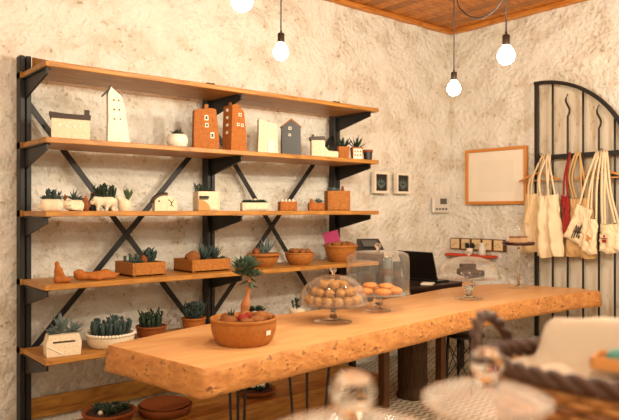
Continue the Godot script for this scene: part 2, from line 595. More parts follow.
func build_room() -> void:
	rough_wall("wall_left", Vector3(-8.0, 0, 0), Vector3.RIGHT, Vector3(0, 0, 1), 8.05, 3.29, 3, "rough limewashed plaster wall behind the wooden shelves")
	rough_wall("wall_right", Vector3(0, 0, 0), Vector3(0, 0, 1), Vector3(-1, 0, 0), 7.0, 3.29, 8, "rough limewashed wall carrying the arched iron gate leaf")
	var s := mb()
	box(s, Vector3(-8.2, 0, -0.1), Vector3(-8.0, 3.29, 7.2), 0.001)
	structure("wall_back", s, M["limewashed plaster"], "limewashed side wall facing the iron gate wall", "wall")
	s = mb()
	box(s, Vector3(-8.2, 0, 7.0), Vector3(0.1, 3.29, 7.2), 0.001)
	structure("wall_front", s, M["limewashed plaster"], "limewashed wall opposite the wooden shelves", "wall")
	s = mb()
	box(s, Vector3(-8.2, -0.12, -0.2), Vector3(0.2, 0.0, 7.2), 0.001)
	structure("floor", s, M["patterned cement floor"], "pale patterned cement floor under the slab table", "floor")
	s = mb()
	box(s, Vector3(-8.2, 3.29, -0.2), Vector3(0.2, 3.42, 7.2), 0.001)
	var c := structure("ceiling", s, M["ceiling pine 1"], "orange pine board ceiling with bevelled joints", "ceiling")
	# boards run along the right wall
	var board := []
	for k in 3:
		var bs := mb()
		box(bs, Vector3(-0.0585, -0.022, -3.55), Vector3(0.0585, 0, 3.55), 0.006)
		bs.generate_normals()
		board.append(bs.commit())
	for i in 66:
		var o := part_mesh(c, "plank", board[i % 3], M["ceiling pine %d" % ((i * 7 + i / 3) % 3)])
		o.position = Vector3(-0.06 - 0.12 * i, 3.29, 3.48)
	s = mb()
	box(s, Vector3(-8.0, 3.222, -0.03), Vector3(0, 3.268, 0.03), 0.008)
	structure("trim_1", s, M["ceiling pine 0"], "pine cornice strip where the ceiling meets the shelf wall", "trim")
	s = mb()
	box(s, Vector3(-0.03, 3.222, 0), Vector3(0.03, 3.268, 7.0), 0.008)
	structure("trim_2", s, M["ceiling pine 0"], "pine cornice strip above the wall with the iron gate", "trim")

func pendant(at: Vector3, e: float, label: String) -> void:
	var t := thing("pendant_bulb", label, "pendant lamp", at, 0.0, "bare globe bulbs hanging on cables")
	var s := mb(true)
	lathe(s, Transform3D(Basis.from_scale(Vector3.ONE * 0.84), Vector3.ZERO), [Vector2(0, -0.048), Vector2(0.018, -0.0445), Vector2(0.034, -0.034), Vector2(0.0445, -0.018), Vector2(0.048, 0), Vector2(0.045, 0.017), Vector2(0.036, 0.035), Vector2(0.024, 0.050), Vector2(0.018, 0.060), Vector2(0.0, 0.0605)], 24)
	part(t, "bulb_globe", s, M["lit bulb"], "glowing frosted globe")
	s = mb(true)
	lathe(s, Transform3D(Basis.from_scale(Vector3.ONE * 0.84), Vector3.ZERO), [Vector2(0, 0.058), Vector2(0.0215, 0.058), Vector2(0.0215, 0.061), Vector2(0.0215, 0.112), Vector2(0.019, 0.118), Vector2(0.006, 0.121), Vector2(0.006, 0.135), Vector2(0, 0.136)], 18)
	part(t, "socket", s, M["bronze socket"], "dark bronze lamp holder")
	s = mb(true)
	tube(s, [Vector3(0, 0.11, 0), Vector3(0, (3.268 - at.y) * 0.5, 0), Vector3(0, 3.268 - at.y, 0)], 0.0036, 6)
	part(t, "cable", s, M["cable"])
	var l := OmniLight3D.new()
	l.name = "glow"
	l.light_color = LAMP
	l.light_energy = e
	l.light_size = 0.038
	l.omni_range = 14.0
	l.omni_attenuation = 2.0
	l.shadow_enabled = true
	t.add_child(l)

# ------------------------------------------------------------------ furniture
func build_shelving() -> void:
	var t := thing("shelving_unit", "five-tier pine shelving on black steel posts with crossed braces", "shelves", Vector3(-2.95, 0, 0.0))
	var ox := 2.95
	for x in [-4.256, -2.956, -1.700]:
		var s := mb()
		box(s, Vector3(x + ox - 0.033, 0, 0.03), Vector3(x + ox - 0.004, 2.335, 0.105), 0.003)
		box(s, Vector3(x + ox + 0.004, 0, 0.03), Vector3(x + ox + 0.033, 2.335, 0.105), 0.003)
		box(s, Vector3(x + ox - 0.01, 0.01, 0.035), Vector3(x + ox + 0.01, 2.32, 0.085), 0.003)
		part(t, "post", s, M["black steel"])
		for i in 5:
			s = mb()
			var y: float = SHELF_TOPS[i] - 0.033
			prism(s, Transform3D(Basis(Vector3(0, 0, 1), Vector3.UP, Vector3(-1, 0, 0)), Vector3(x + ox + 0.006, y, 0.10)),
				PackedVector2Array([Vector2(0, 0), Vector2(0.40, 0), Vector2(0.40, -0.035), Vector2(0, -0.125)]), 0.012)
			box(s, Vector3(x + ox - 0.022, y - 0.006, 0.10), Vector3(x + ox + 0.022, y, 0.49), 0.001)
			part(t, "bracket", s, M["black steel"])
	for i in 5:
		var s := mb()
		var y: float = SHELF_TOPS[i]
		box(s, Vector3(-4.278 + ox, y - 0.031, 0.105), Vector3(-1.628 + ox, y, 0.53), 0.004)
		box(s, Vector3(-4.278 + ox, y - 0.031, 0.034), Vector3(-4.292 + ox + 0.003, y, 0.11), 0.002)
		var sh := part(t, "shelf", s, M["varnished pine"])
		if i == 0:
			s = mb()
			prism(s, Transform3D(Basis(Vector3(0, 0, 1), Vector3.UP, Vector3(-1, 0, 0)), Vector3(-4.20 + ox, y, 0.106)), PackedVector2Array([Vector2(0, 0), Vector2(0.41, 0), Vector2(0.0, 0.10)]), 0.02)
			part(sh, "end_cheek", s, M["varnished pine"])
	for b in [[-4.225, 2.05, -2.985, 0.45], [-4.225, 0.52, -2.985, 1.93], [-2.925, 2.03, -1.73, 0.39], [-2.925, 0.62, -1.73, 2.03]]:
		var s := mb()
		var dz := 0.058 if b[1] > 1.0 else 0.066
		bar(s, Vector3(b[0] + ox, b[1], dz), Vector3(b[2] + ox, b[3], dz), 0.038, 0.007, Vector3(0, 1, 0).cross(Vector3(0, 0, 1)))
		part(t, "brace", s, M["black steel"])

func build_bench() -> void:
	var t := thing("low_bench", "low pine bench platform on the floor under the shelving", "bench", Vector3(-3.05, 0, 0.0))
	var s := mb()
	box(s, Vector3(-1.17, 0.108, 0.32), Vector3(1.2, 0.14, 0.535), 0.003)
	part(t, "seat_board", s, M["varnished pine"])
	s = mb()
	box(s, Vector3(-1.17, 0.108, 0.54), Vector3(1.2, 0.14, 0.755), 0.003)
	part(t, "seat_board", s, M["varnished pine"])
	s = mb()
	box(s, Vector3(-1.17, 0.0, 0.728), Vector3(1.2, 0.107, 0.752), 0.003)
	part(t, "front_board", s, M["varnished pine"])
	for x in [-1.1, 0.0, 1.1]:
		s = mb()
		box(s, Vector3(x - 0.03, 0, 0.33), Vector3(x + 0.03, 0.107, 0.726), 0.002)
		part(t, "bearer", s, M["varnished pine"])
	s = mb()
	box(s, Vector3(-4.215, 0.10, 0.002), Vector3(-1.75, 0.226, 0.028), 0.003)
	var o := part(self, "skirting_plank", s, M["varnished pine"])
	tag(o, "wide pine plank running along the foot of the shelf wall", "plank")

func build_table() -> void:
	var front := [[-4.068, 1.865], [-3.951, 1.85], [-3.81, 1.834], [-3.658, 1.817], [-3.495, 1.799], [-3.326, 1.788], [-3.134, 1.768], [-2.925, 1.745], [-2.697, 1.72], [-2.495, 1.696], [-2.276, 1.67], [-2.038, 1.641], [-1.797, 1.624], [-1.535, 1.604], [-1.274, 1.598], [-1.016, 1.605], [-0.741, 1.614], [-0.475, 1.638], [-0.32, 1.690], [-0.25, 1.685],
		[-0.23, 1.60], [-0.22, 1.50], [-0.26, 1.345], [-0.316, 1.196], [-0.349, 1.021], [-0.451, 0.885], [-0.686, 0.800], [-1.003, 0.775], [-1.32, 0.81], [-1.633, 0.865], [-2.014, 0.909], [-2.413, 0.955], [-2.738, 0.968], [-3.01, 0.955], [-3.252, 0.93], [-3.56, 0.974], [-3.778, 1.029], [-3.982, 1.091], [-4.116, 1.126], [-4.178, 1.155]]
	var o := Vector3(-2.3, 0, 1.3)
	var pts := []
	for p in front:
		pts.append(Vector3(p[0], 0.74, p[1]) - o)
	var ring := smooth_path(pts, 4)
	for k in 10:
		ring.append(pts[-1].lerp(pts[0], (k + 1) / 11.0))
	var n := ring.size()
	var nz := FastNoiseLite.new()
	nz.seed = 77
	nz.frequency = 4.0
	nz.fractal_octaves = 3
	var t := thing("slab_table", "long live-edge wooden slab table on hairpin legs and a trunk", "table", o)
	var poly := PackedVector2Array()
	for p: Vector3 in ring:
		poly.append(Vector2(p.x, p.z))
	var rows := []
	var offs := [[-0.004, 0.0], [0.0, -0.003], [0.008, -0.03], [0.014, -0.062], [0.020, -0.098], [0.016, -0.122], [-0.012, -0.132]]
	for r in offs.size():
		var row := PackedVector3Array()
		for i in n:
			var tan2: Vector3 = (ring[(i + 1) % n] - ring[(i + n - 1) % n]).normalized()
			var out := Vector3(-tan2.z, 0, tan2.x)
			var w: float = 0.0 if r == 0 else 0.009 * nz.get_noise_3dv(ring[i] + Vector3(0, offs[r][1] * 4.0, 0)) * minf(r, 3.0) / 2.0
			row.append(ring[i] + out * (offs[r][0] + w) + Vector3(0, offs[r][1], 0))
		rows.append(row)
	var s := mb(true)
	for r in offs.size() - 1:
		for i in n:
			var k := (i + 1) % n
			quad(s, rows[r][i], rows[r + 1][i], rows[r + 1][k], rows[r][k])
	part(t, "bark_edge", s, M["live edge"], "rough knotty live edge")
	s = mb()
	var top := PackedVector2Array()
	for p in rows[0]:
		top.append(Vector2(p.x, p.z))
	var ix := Geometry2D.triangulate_polygon(top)
	for i in range(0, ix.size(), 3):
		var a: Vector3 = rows[0][ix[i]]
		var b: Vector3 = rows[0][ix[i + 1]]
		var c: Vector3 = rows[0][ix[i + 2]]
		otri(s, a, b, c, a + Vector3(0, -1, 0))
		var d := Vector3(0, -0.128, 0)
		otri(s, a + d, b + d, c + d, a)
	part(t, "slab", s, M["oiled slab"])
	for h in [[[-3.672, 1.450], [-3.637, 1.479], [-3.606, 1.505], [-3.64, 1.48]], [[-3.320, 1.483], [-3.243, 1.549], [-3.148, 1.628], [-3.24, 1.553]]]:
		s = mb(true)
		for k in 3:
			var a := Vector3(h[k][0], 0.622, h[k][1]) - o
			var f := Vector3(lerpf(h[k][0], h[3][0], 0.45), 0.006, lerpf(h[k][1], h[3][1], 0.45)) - o
			tube(s, smooth_path([a, a.lerp(f, 0.5), f], 4), 0.0075, 8)
		tube(s, [Vector3(h[0][0], 0.618, h[0][1]) - o, Vector3(h[2][0], 0.618, h[2][1]) - o], 0.006, 6)
		part(t, "hairpin_leg", s, M["black rod"])
	s = mb(true)
	lathe(s, T(Vector3(-1.74, 0, 0.985) - o), [Vector2(0, 0), Vector2(0.12, 0), Vector2(0.122, 0.02), Vector2(0.113, 0.05), Vector2(0.108, 0.2), Vector2(0.110, 0.4), Vector2(0.112, 0.618), Vector2(0, 0.618)], 28, 0.05, 4)
	part(t, "trunk_leg", s, M["trunk wood"], "round tree trunk support")
	for p in [[-2.10, 1.03], [-1.54, 1.09]]:
		s = mb()
		box(s, Vector3(p[0] - 0.03, 0, p[1] - 0.03) - o, Vector3(p[0] + 0.03, 0.62, p[1] + 0.03) - o, 0.004)
		part(t, "timber_leg", s, M["brown timber"])

func build_desk() -> void:
	var t := thing("corner_desk", "dark wooden desk in the corner behind the slab table", "desk", Vector3(-1.1, 0, 0.37))
	var s := mb()
	box(s, Vector3(-0.44, 0.725, -0.33), Vector3(0.42, 0.76, 0.33), 0.004)
	part(t, "desk_top", s, M["dark desk"])
	s = mb()
	box(s, Vector3(-0.40, 0.62, 0.27), Vector3(0.38, 0.724, 0.29), 0.003)
	part(t, "apron", s, M["dark desk"])
	for x in [-0.40, 0.38]:
		for z in [-0.29, 0.29]:
			s = mb()
			box(s, Vector3(x - 0.025, 0, z - 0.025), Vector3(x + 0.025, 0.724, z + 0.025), 0.003)
			part(t, "leg", s, M["dark desk"])
	# laptop, hinge parallel to the gate wall
	t = thing("laptop", "open black laptop on the dark corner desk", "laptop", Vector3(-0.96, 0.7605, 0.40))
	s = mb()
	box(s, Vector3(0.0, 0, -0.20), Vector3(0.155, 0.018, 0.20), 0.004)
	part(t, "base", s, M["black plastic"])
	s = mb()
	var tilt := Basis(Vector3(0, 0, 1), deg_to_rad(17.0))
	bbox(s, Transform3D(tilt, Vector3(0.0, 0.022, 0) + tilt * Vector3(0, 0.13, 0)), Vector3(0.010, 0.26, 0.40), 0.003)
	var lid := part(t, "lid", s, M["screen back"])
	s = mb()
	bbox(s, Transform3D(tilt, Vector3(0, 0.022, 0) + tilt * Vector3(-0.0055, 0.235, -0.16)), Vector3(0.001, 0.012, 0.05), 0.0002)
	part(lid, "maker_mark", s, M["grey plastic"])
	s = mb()
	box(s, Vector3(0.005, 0.018, -0.17), Vector3(0.10, 0.020, 0.17), 0.001)
	part(t, "keyboard", s, M["grey plastic"])
	s = mb()
	box(s, Vector3(-0.07, 0, -0.05), Vector3(0.07, 0.012, 0.05), 0.002)
	var o := part(self, "notepad", s, M["paper"])
	o.position = Vector3(-1.10, 0.7605, 0.60)
	o.rotation_degrees.y = 30
	tag(o, "white notepad lying beside the laptop on the dark desk", "notepad")
	t = thing("receipt_printer", "dark box printer with slanted top at the wall end of the desk", "printer", Vector3(-1.42, 0.7605, 0.22), -30)
	s = mb()
	prism(s, Transform3D(Basis(Vector3(0, 0, 1), Vector3.UP, Vector3(-1, 0, 0)), Vector3(0.10, 0, -0.08)), PackedVector2Array([Vector2(0, 0), Vector2(0.17, 0), Vector2(0.17, 0.30), Vector2(0, 0.385)]), 0.20)
	part(t, "case", s, M["black plastic"])
	s = mb()
	bbox(s, TR(Vector3(0, 0.348, 0.005), Vector3(26.5, 0, 0)), Vector3(0.14, 0.006, 0.10), 0.001)
	part(t, "lid", s, M["grey plastic"])
	for c in [[-1.43, 0.44, 0.24, "grey leaf", "pale grey beaker standing in front of the dark box printer"], [-1.36, 0.48, 0.20, "slate glaze", "dark canister beside the pale grey beaker on the desk"]]:
		t = thing("canister", c[4], "canister", Vector3(c[0], 0.7605, c[1]), 0.0, "desk canisters")
		s = mb(true)
		var h: float = c[2]
		lathe(s, T(Vector3.ZERO), [Vector2(0, 0), Vector2(0.035, 0), Vector2(0.037, 0.01), Vector2(0.037, h - 0.01), Vector2(0.034, h), Vector2(0.031, h), Vector2(0.031, h - 0.06), Vector2(0, h - 0.06)], 18)
		part(t, "body", s, M[c[3]])
		s = mb(true)
		lathe(s, T(Vector3.ZERO), [Vector2(0.0375, h * 0.35), Vector2(0.038, h * 0.36), Vector2(0.038, h * 0.6), Vector2(0.0375, h * 0.61)], 18)
		part(t, "band", s, M["brown timber"])
	t = thing("metal_stool", "dark metal stool with crossed wires pushed under the table", "stool", Vector3(-1.30, 0, 1.13))
	s = mb(true)
	lathe(s, T(Vector3.ZERO), [Vector2(0, 0.42), Vector2(0.15, 0.42), Vector2(0.155, 0.43), Vector2(0.15, 0.44), Vector2(0, 0.44)], 24)
	part(t, "seat", s, M["black steel"])
	for k in 4:
		var a := TAU * k / 4.0 + 0.6
		s = mb(true)
		tube(s, [Vector3(cos(a) * 0.13, 0.42, sin(a) * 0.13), Vector3(cos(a) * 0.15, 0.0, sin(a) * 0.15)], 0.011, 8)
		part(t, "leg", s, M["black steel"])
		var b := a + TAU / 4.0
		s = mb(true)
		tube(s, [Vector3(cos(a) * 0.133, 0.37, sin(a) * 0.133), Vector3(cos(b) * 0.148, 0.10, sin(b) * 0.148)], 0.004, 6)
		tube(s, [Vector3(cos(b) * 0.133, 0.37, sin(b) * 0.133), Vector3(cos(a) * 0.148, 0.10, sin(a) * 0.148)], 0.004, 6)
		part(t, "wire_brace", s, M["black steel"])

# ------------------------------------------------------------------ wall things
func build_wall_things() -> void:
	for f in [[-1.085, "small deep-framed dark botanical print next to the shelf ends"], [-0.785, "small deep-framed dark botanical print nearer the room corner"]]:
		var t := thing("small_picture", f[1], "picture", Vector3(f[0], 1.655, 0.004), 0.0, "small framed prints on the shelf wall")
		var s := mb()
		for q in [[-0.10, -0.10, -0.077, 0.10], [0.077, -0.10, 0.10, 0.10], [-0.077, -0.10, 0.077, -0.077], [-0.077, 0.077, 0.077, 0.10]]:
			box(s, Vector3(q[0], q[1], 0), Vector3(q[2], q[3], 0.045), 0.002)
		part(t, "frame", s, M["paper"])
		s = mb()
		box(s, Vector3(-0.078, -0.078, 0), Vector3(0.078, 0.078, 0.028), 0.001)
		var p := part(t, "print", s, M["slate glaze"], "dark print")
		s = mb()
		rosette(s, Vector3(0, -0.02, 0.029), 0.055, 9, 0.2, 0.35)
		for a in [-0.7, -0.3, 0.1, 0.5, 0.9]:
			leaf(s, Vector3(0, -0.05, 0.0285), Vector3(sin(a), cos(a), 0), Vector3(0, 0, 1), 0.09, 0.012, 0.001)
		part(p, "leaf_motif", s, M["grey leaf"])
	var t := thing("keypad", "white alarm keypad with grey screen beside the room corner", "keypad", Vector3(-0.20, 1.455, 0.006))
	var s := mb()
	box(s, Vector3(-0.13, -0.085, 0), Vector3(0.13, 0.085, 0.035), 0.01)
	part(t, "case", s, M["white plastic"])
	s = mb()
	box(s, Vector3(-0.03, 0.005, 0.034), Vector3(0.075, 0.062, 0.038), 0.002)
	part(t, "display", s, M["grey plastic"])
	s = mb()
	for i in 4:
		box(s, Vector3(-0.10 + i * 0.05, -0.055, 0.034), Vector3(-0.07 + i * 0.05, -0.035, 0.039), 0.002)
	part(t, "key_row", s, M["grey plastic"])
	# framed picture on the right wall: local x runs to +z
	t = thing("framed_picture", "large pale print in a honey wood frame beside the gate", "picture", Vector3(-0.004, 1.73, 0.545), -90)
	var w := 0.345
	var h := 0.275
	var parts := [[-w, -h, -w + 0.03, h], [w - 0.03, -h, w, h], [-w + 0.03, -h, w - 0.03, -h + 0.03], [-w + 0.03, h - 0.03, w - 0.03, h]]
	for q in parts:
		s = mb()
		box(s, Vector3(q[0], q[1], 0), Vector3(q[2], q[3], 0.03), 0.003)
		part(t, "frame_rail", s, M["frame wood"])
	s = mb()
	box(s, Vector3(-w + 0.028, -h + 0.028, 0), Vector3(w - 0.028, h - 0.028, 0.012), 0.001)
	var mount := part(t, "mount", s, M["paper"])
	s = mb()
	box(s, Vector3(-0.20, -0.155, 0.012), Vector3(0.20, 0.155, 0.0135), 0.0005)
	part(mount, "print_sheet", s, M["print paper"])
	# photo blocks on a rail
	t = thing("photo_block_rail", "row of five pale wooden photo blocks on a dark rail", "wall decoration", Vector3(-0.004, 1.055, 0.34), -90)
	s = mb()
	box(s, Vector3(-0.325, -0.058, 0), Vector3(0.325, 0.058, 0.02), 0.003)
	part(t, "rail", s, M["brown timber"])
	for i in 5:
		s = mb()
		box(s, Vector3(-0.31 + i * 0.128, -0.05, 0.02), Vector3(-0.31 + i * 0.128 + 0.095, 0.05, 0.038), 0.003)
		var b := part(t, "block", s, M["canvas"])
		s = mb()
		for q in 3:
			box(s, Vector3(-0.29 + i * 0.128 + q * 0.02, -0.02 + 0.012 * ((q + i) % 3), 0.038), Vector3(-0.282 + i * 0.128 + q * 0.02, -0.010 + 0.012 * ((q + i) % 3), 0.0392), 0.0003)
		part(b, "printed_marks", s, M["brown glaze"])
	t = thing("orange_shelf", "thin bright orange wall shelf below the photo blocks", "shelf", Vector3(-0.006, 0.945, 0.29), -90)
	s = mb()
	box(s, Vector3(-0.28, -0.011, 0), Vector3(0.28, 0.011, 0.11), 0.003)
	part(t, "board", s, M["orange board"])
	for x in [-0.2, 0.2]:
		s = mb()
		box(s, Vector3(x - 0.008, -0.026, 0), Vector3(x + 0.008, -0.0115, 0.03), 0.002)
		part(t, "bracket", s, M["orange board"])
	t = thing("sunglasses", "pair of round black sunglasses propped on a white cup", "sunglasses", Vector3(-0.07, 1.026, 0.285), -90)
	for x in [-0.032, 0.032]:
		s = mb(true)
		lathe(s, TR(Vector3(x, 0.018, 0), Vector3(90, 0, 0)), [Vector2(0, -0.004), Vector2(0.026, -0.004), Vector2(0.029, 0), Vector2(0.026, 0.004), Vector2(0, 0.004)], 18)
		part(t, "lens", s, M["black plastic"])
	s = mb(true)
	tube(s, [Vector3(-0.01, 0.022, 0), Vector3(0, 0.026, 0), Vector3(0.01, 0.022, 0)], 0.003, 6)
	part(t, "nose_bridge", s, M["black plastic"])
	t = thing("small_cup", "small white cup on the orange shelf under the sunglasses", "cup", Vector3(-0.068, 0.9565, 0.285))
	s = mb(true)
	lathe(s, T(Vector3.ZERO), [Vector2(0, 0), Vector2(0.022, 0), Vector2(0.03, 0.03), Vector2(0.033, 0.062), Vector2(0.030, 0.062), Vector2(0.026, 0.02), Vector2(0, 0.012)], 18)
	part(t, "body", s, M["white ceramic"])
	s = mb(true)
	tube(s, smooth_path([Vector3(-0.028, 0.05, 0), Vector3(-0.05, 0.045, 0), Vector3(-0.048, 0.022, 0), Vector3(-0.026, 0.018, 0)]), 0.004, 6)
	part(t, "handle", s, M["white ceramic"])
	t = thing("shelf_jar", "milky glass bottle with a stopper on the orange shelf", "bottle", Vector3(-0.07, 0.9565, 0.43))
	s = mb(true)
	lathe(s, T(Vector3.ZERO), [Vector2(0, 0), Vector2(0.033, 0), Vector2(0.035, 0.01), Vector2(0.035, 0.075), Vector2(0.024, 0.092), Vector2(0.024, 0.105), Vector2(0, 0.105)], 18)
	part(t, "body", s, M["white plastic"])
	s = mb(true)
	lathe(s, T(Vector3.ZERO), [Vector2(0, 0.105), Vector2(0.026, 0.105), Vector2(0.026, 0.118), Vector2(0, 0.12)], 16)
	part(t, "stopper", s, M["paper"])

func build_gate() -> void:
	# plain pale door panel that the leaf is folded against
	var s := mb()
	var poly := PackedVector2Array([Vector2(1.02, 0.0), Vector2(1.02, 2.52)])
	for i in 20:
		var z := 1.03 + 0.80 * (i + 0.5) / 20.0
		poly.append(Vector2(z, 2.525 - (0.857 - sqrt(maxf(0.857 * 0.857 - (z - 1.03) * (z - 1.03), 0.0)))))
	poly.append(Vector2(1.86, 1.93))
	poly.append(Vector2(1.86, 0.0))
	prism(s, Transform3D(Basis(Vector3(0, 0, 1), Vector3.UP, Vector3(-1, 0, 0)), Vector3(0.002, 0, 0)), poly, 0.016)
	structure("door_1", s, M["pale door paint"], "pale arched door panel behind the iron gate bars", "door")
	var t := thing("iron_gate_leaf", "arched wrought-iron gate leaf with wavy bars against the wall", "gate", Vector3(-0.075, 0, 1.43))
	var zo := 1.43
	s = mb()
	box(s, Vector3(-0.016, 0.04, 1.005 - zo), Vector3(0.016, 2.55, 1.037 - zo), 0.003)
	part(t, "meeting_stile", s, M["wrought iron"])
	s = mb()
	box(s, Vector3(-0.02, 0.04, 1.835 - zo), Vector3(0.02, 1.97, 1.875 - zo), 0.003)
	part(t, "hinge_stile", s, M["wrought iron"])
	s = mb()
	var prev := Vector3(0, 2.555, 1.0 - zo)
	for i in 24:
		var z := 1.0 + 0.86 * (i + 1) / 24.0
		var q := Vector3(0, 2.57 - (0.857 - sqrt(maxf(0.857 * 0.857 - maxf(z - 1.03, 0.0) * maxf(z - 1.03, 0.0), 0.01))) - 0.015, z - zo)
		bar(s, prev, q + (q - prev) * 0.12, 0.032, 0.032, Vector3(1, 0, 0))
		prev = q
	part(t, "arch_rail", s, M["wrought iron"])
	for b in [[1.179, 2.53, false], [1.320, 2.42, true], [1.460, 2.43, false], [1.598, 2.29, true], [1.732, 2.16, false]]:
		s = mb(true)
		var z: float = b[0] - zo
		var pts := [Vector3(0, 0.06, z), Vector3(0, 1.0, z), Vector3(0, b[1] - 0.22, z)]
		if b[2]:
			for k in 9:
				pts.append(Vector3(0, b[1] - 0.20 + k * 0.025, z + 0.018 * sin(k * 0.8)))
		else:
			pts.append(Vector3(0, b[1], z))
		var rad := []
		for k in pts.size():
			rad.append(0.0095 if not b[2] or k < pts.size() - 2 else 0.005)
		tube(s, pts, rad, 8)
		part(t, "bar", s, M["wrought iron"])
	for y in [1.873, 0.20]:
		s = mb()
		box(s, Vector3(-0.024, y - 0.021, 1.03 - zo), Vector3(-0.008, y + 0.021, 1.85 - zo), 0.002)
		var r := part(t, "cross_rail", s, M["wrought iron"])
		s = mb(true)
		for z in [1.06, 1.40]:
			blob(s, T(Vector3(-0.024, y, z - zo)), Vector3(0.005, 0.009, 0.009), 0.0, 0, 8, 6)
		part(r, "rivet", s, M["bronze socket"])
	s = mb()
	box(s, Vector3(-0.03, 1.66, 1.715 - zo), Vector3(0.0, 1.70, 1.85 - zo), 0.003)
	part(t, "latch_bar", s, M["wrought iron"])

# a hanging cloth bag: corners given as (z, y) top-left, top-right, bottom-right, bottom-left
func bag_body(c: Array, x: float, folds: float, amp: float, sd: int, sag := 0.02) -> SurfaceTool:
	var s := mb(true)
	var nu := 22
	var nv := 20
	var nz := FastNoiseLite.new()
	nz.seed = sd
	nz.frequency = 2.2
	for layer in 2:
		var g := []
		for j in nv + 1:
			var v := float(j) / nv
			var row := []
			for i in nu + 1:
				var u := float(i) / nu
				var p: Vector2 = c[0].lerp(c[1], u).lerp(c[3].lerp(c[2], u), v)
				var edge := 1.0 - pow(absf(2.0 * u - 1.0), 4.0)
				var ve := 1.0 - pow(maxf(2.0 * v - 1.0, 0.0), 6.0)
				var th := 0.004 + (0.012 + 0.020 * v) * edge * ve
				var wav := amp * sin(u * TAU * folds + sd + 0.8 * sin(v * 2.4 + sd)) * (0.35 + 0.65 * v) + 0.030 * nz.get_noise_2d(u * 1.1 + v * 0.5, v * 1.0) + 0.012 * nz.get_noise_2d(u * 3.0 - v * 1.5 + 7.0, v * 2.2)
				var xx := x + wav + (-th if layer == 0 else th * 0.3)
				row.append(Vector3(xx, p.y - sag * edge * (0.6 * v + (1.0 - v) * 0.5) + 0.006 * sin(u * 9.0 + sd) * v, p.x + 0.008 * nz.get_noise_2d(v * 2.0, u + 5.0)))
			g.append(row)
		for j in nv:
			for i in nu:
				if layer == 0:
					quad(s, g[j][i], g[j + 1][i], g[j + 1][i + 1], g[j][i + 1])
				else:
					quad(s, g[j][i], g[j][i + 1], g[j + 1][i + 1], g[j + 1][i])
	return s

func strap(pts: Array, x: float, w := 0.0085) -> SurfaceTool:
	var s := mb(true)
	var p3 := []
	for i in pts.size():
		var top: bool = i == pts.size() / 2
		p3.append(Vector3(-0.096 if top else x, 1.902 if top and pts[i][1] > 1.84 else pts[i][1], pts[i][0]))
	var path := smooth_path(p3, 6)
	var rings := []
	for i in path.size():
		var tn: Vector3 = (path[mini(i + 1, path.size() - 1)] - path[maxi(i - 1, 0)]).normalized()
		var sd := tn.cross(Vector3(1, 0, 0)).normalized() * w
		var nn := tn.cross(sd).normalized() * 0.0022
		rings.append([path[i] + sd + nn, path[i] - sd + nn, path[i] - sd - nn, path[i] + sd - nn])
	for i in rings.size() - 1:
		for k in 4:
			var q := (k + 1) % 4
			quad(s, rings[i][k], rings[i][q], rings[i + 1][q], rings[i + 1][k])
	return s

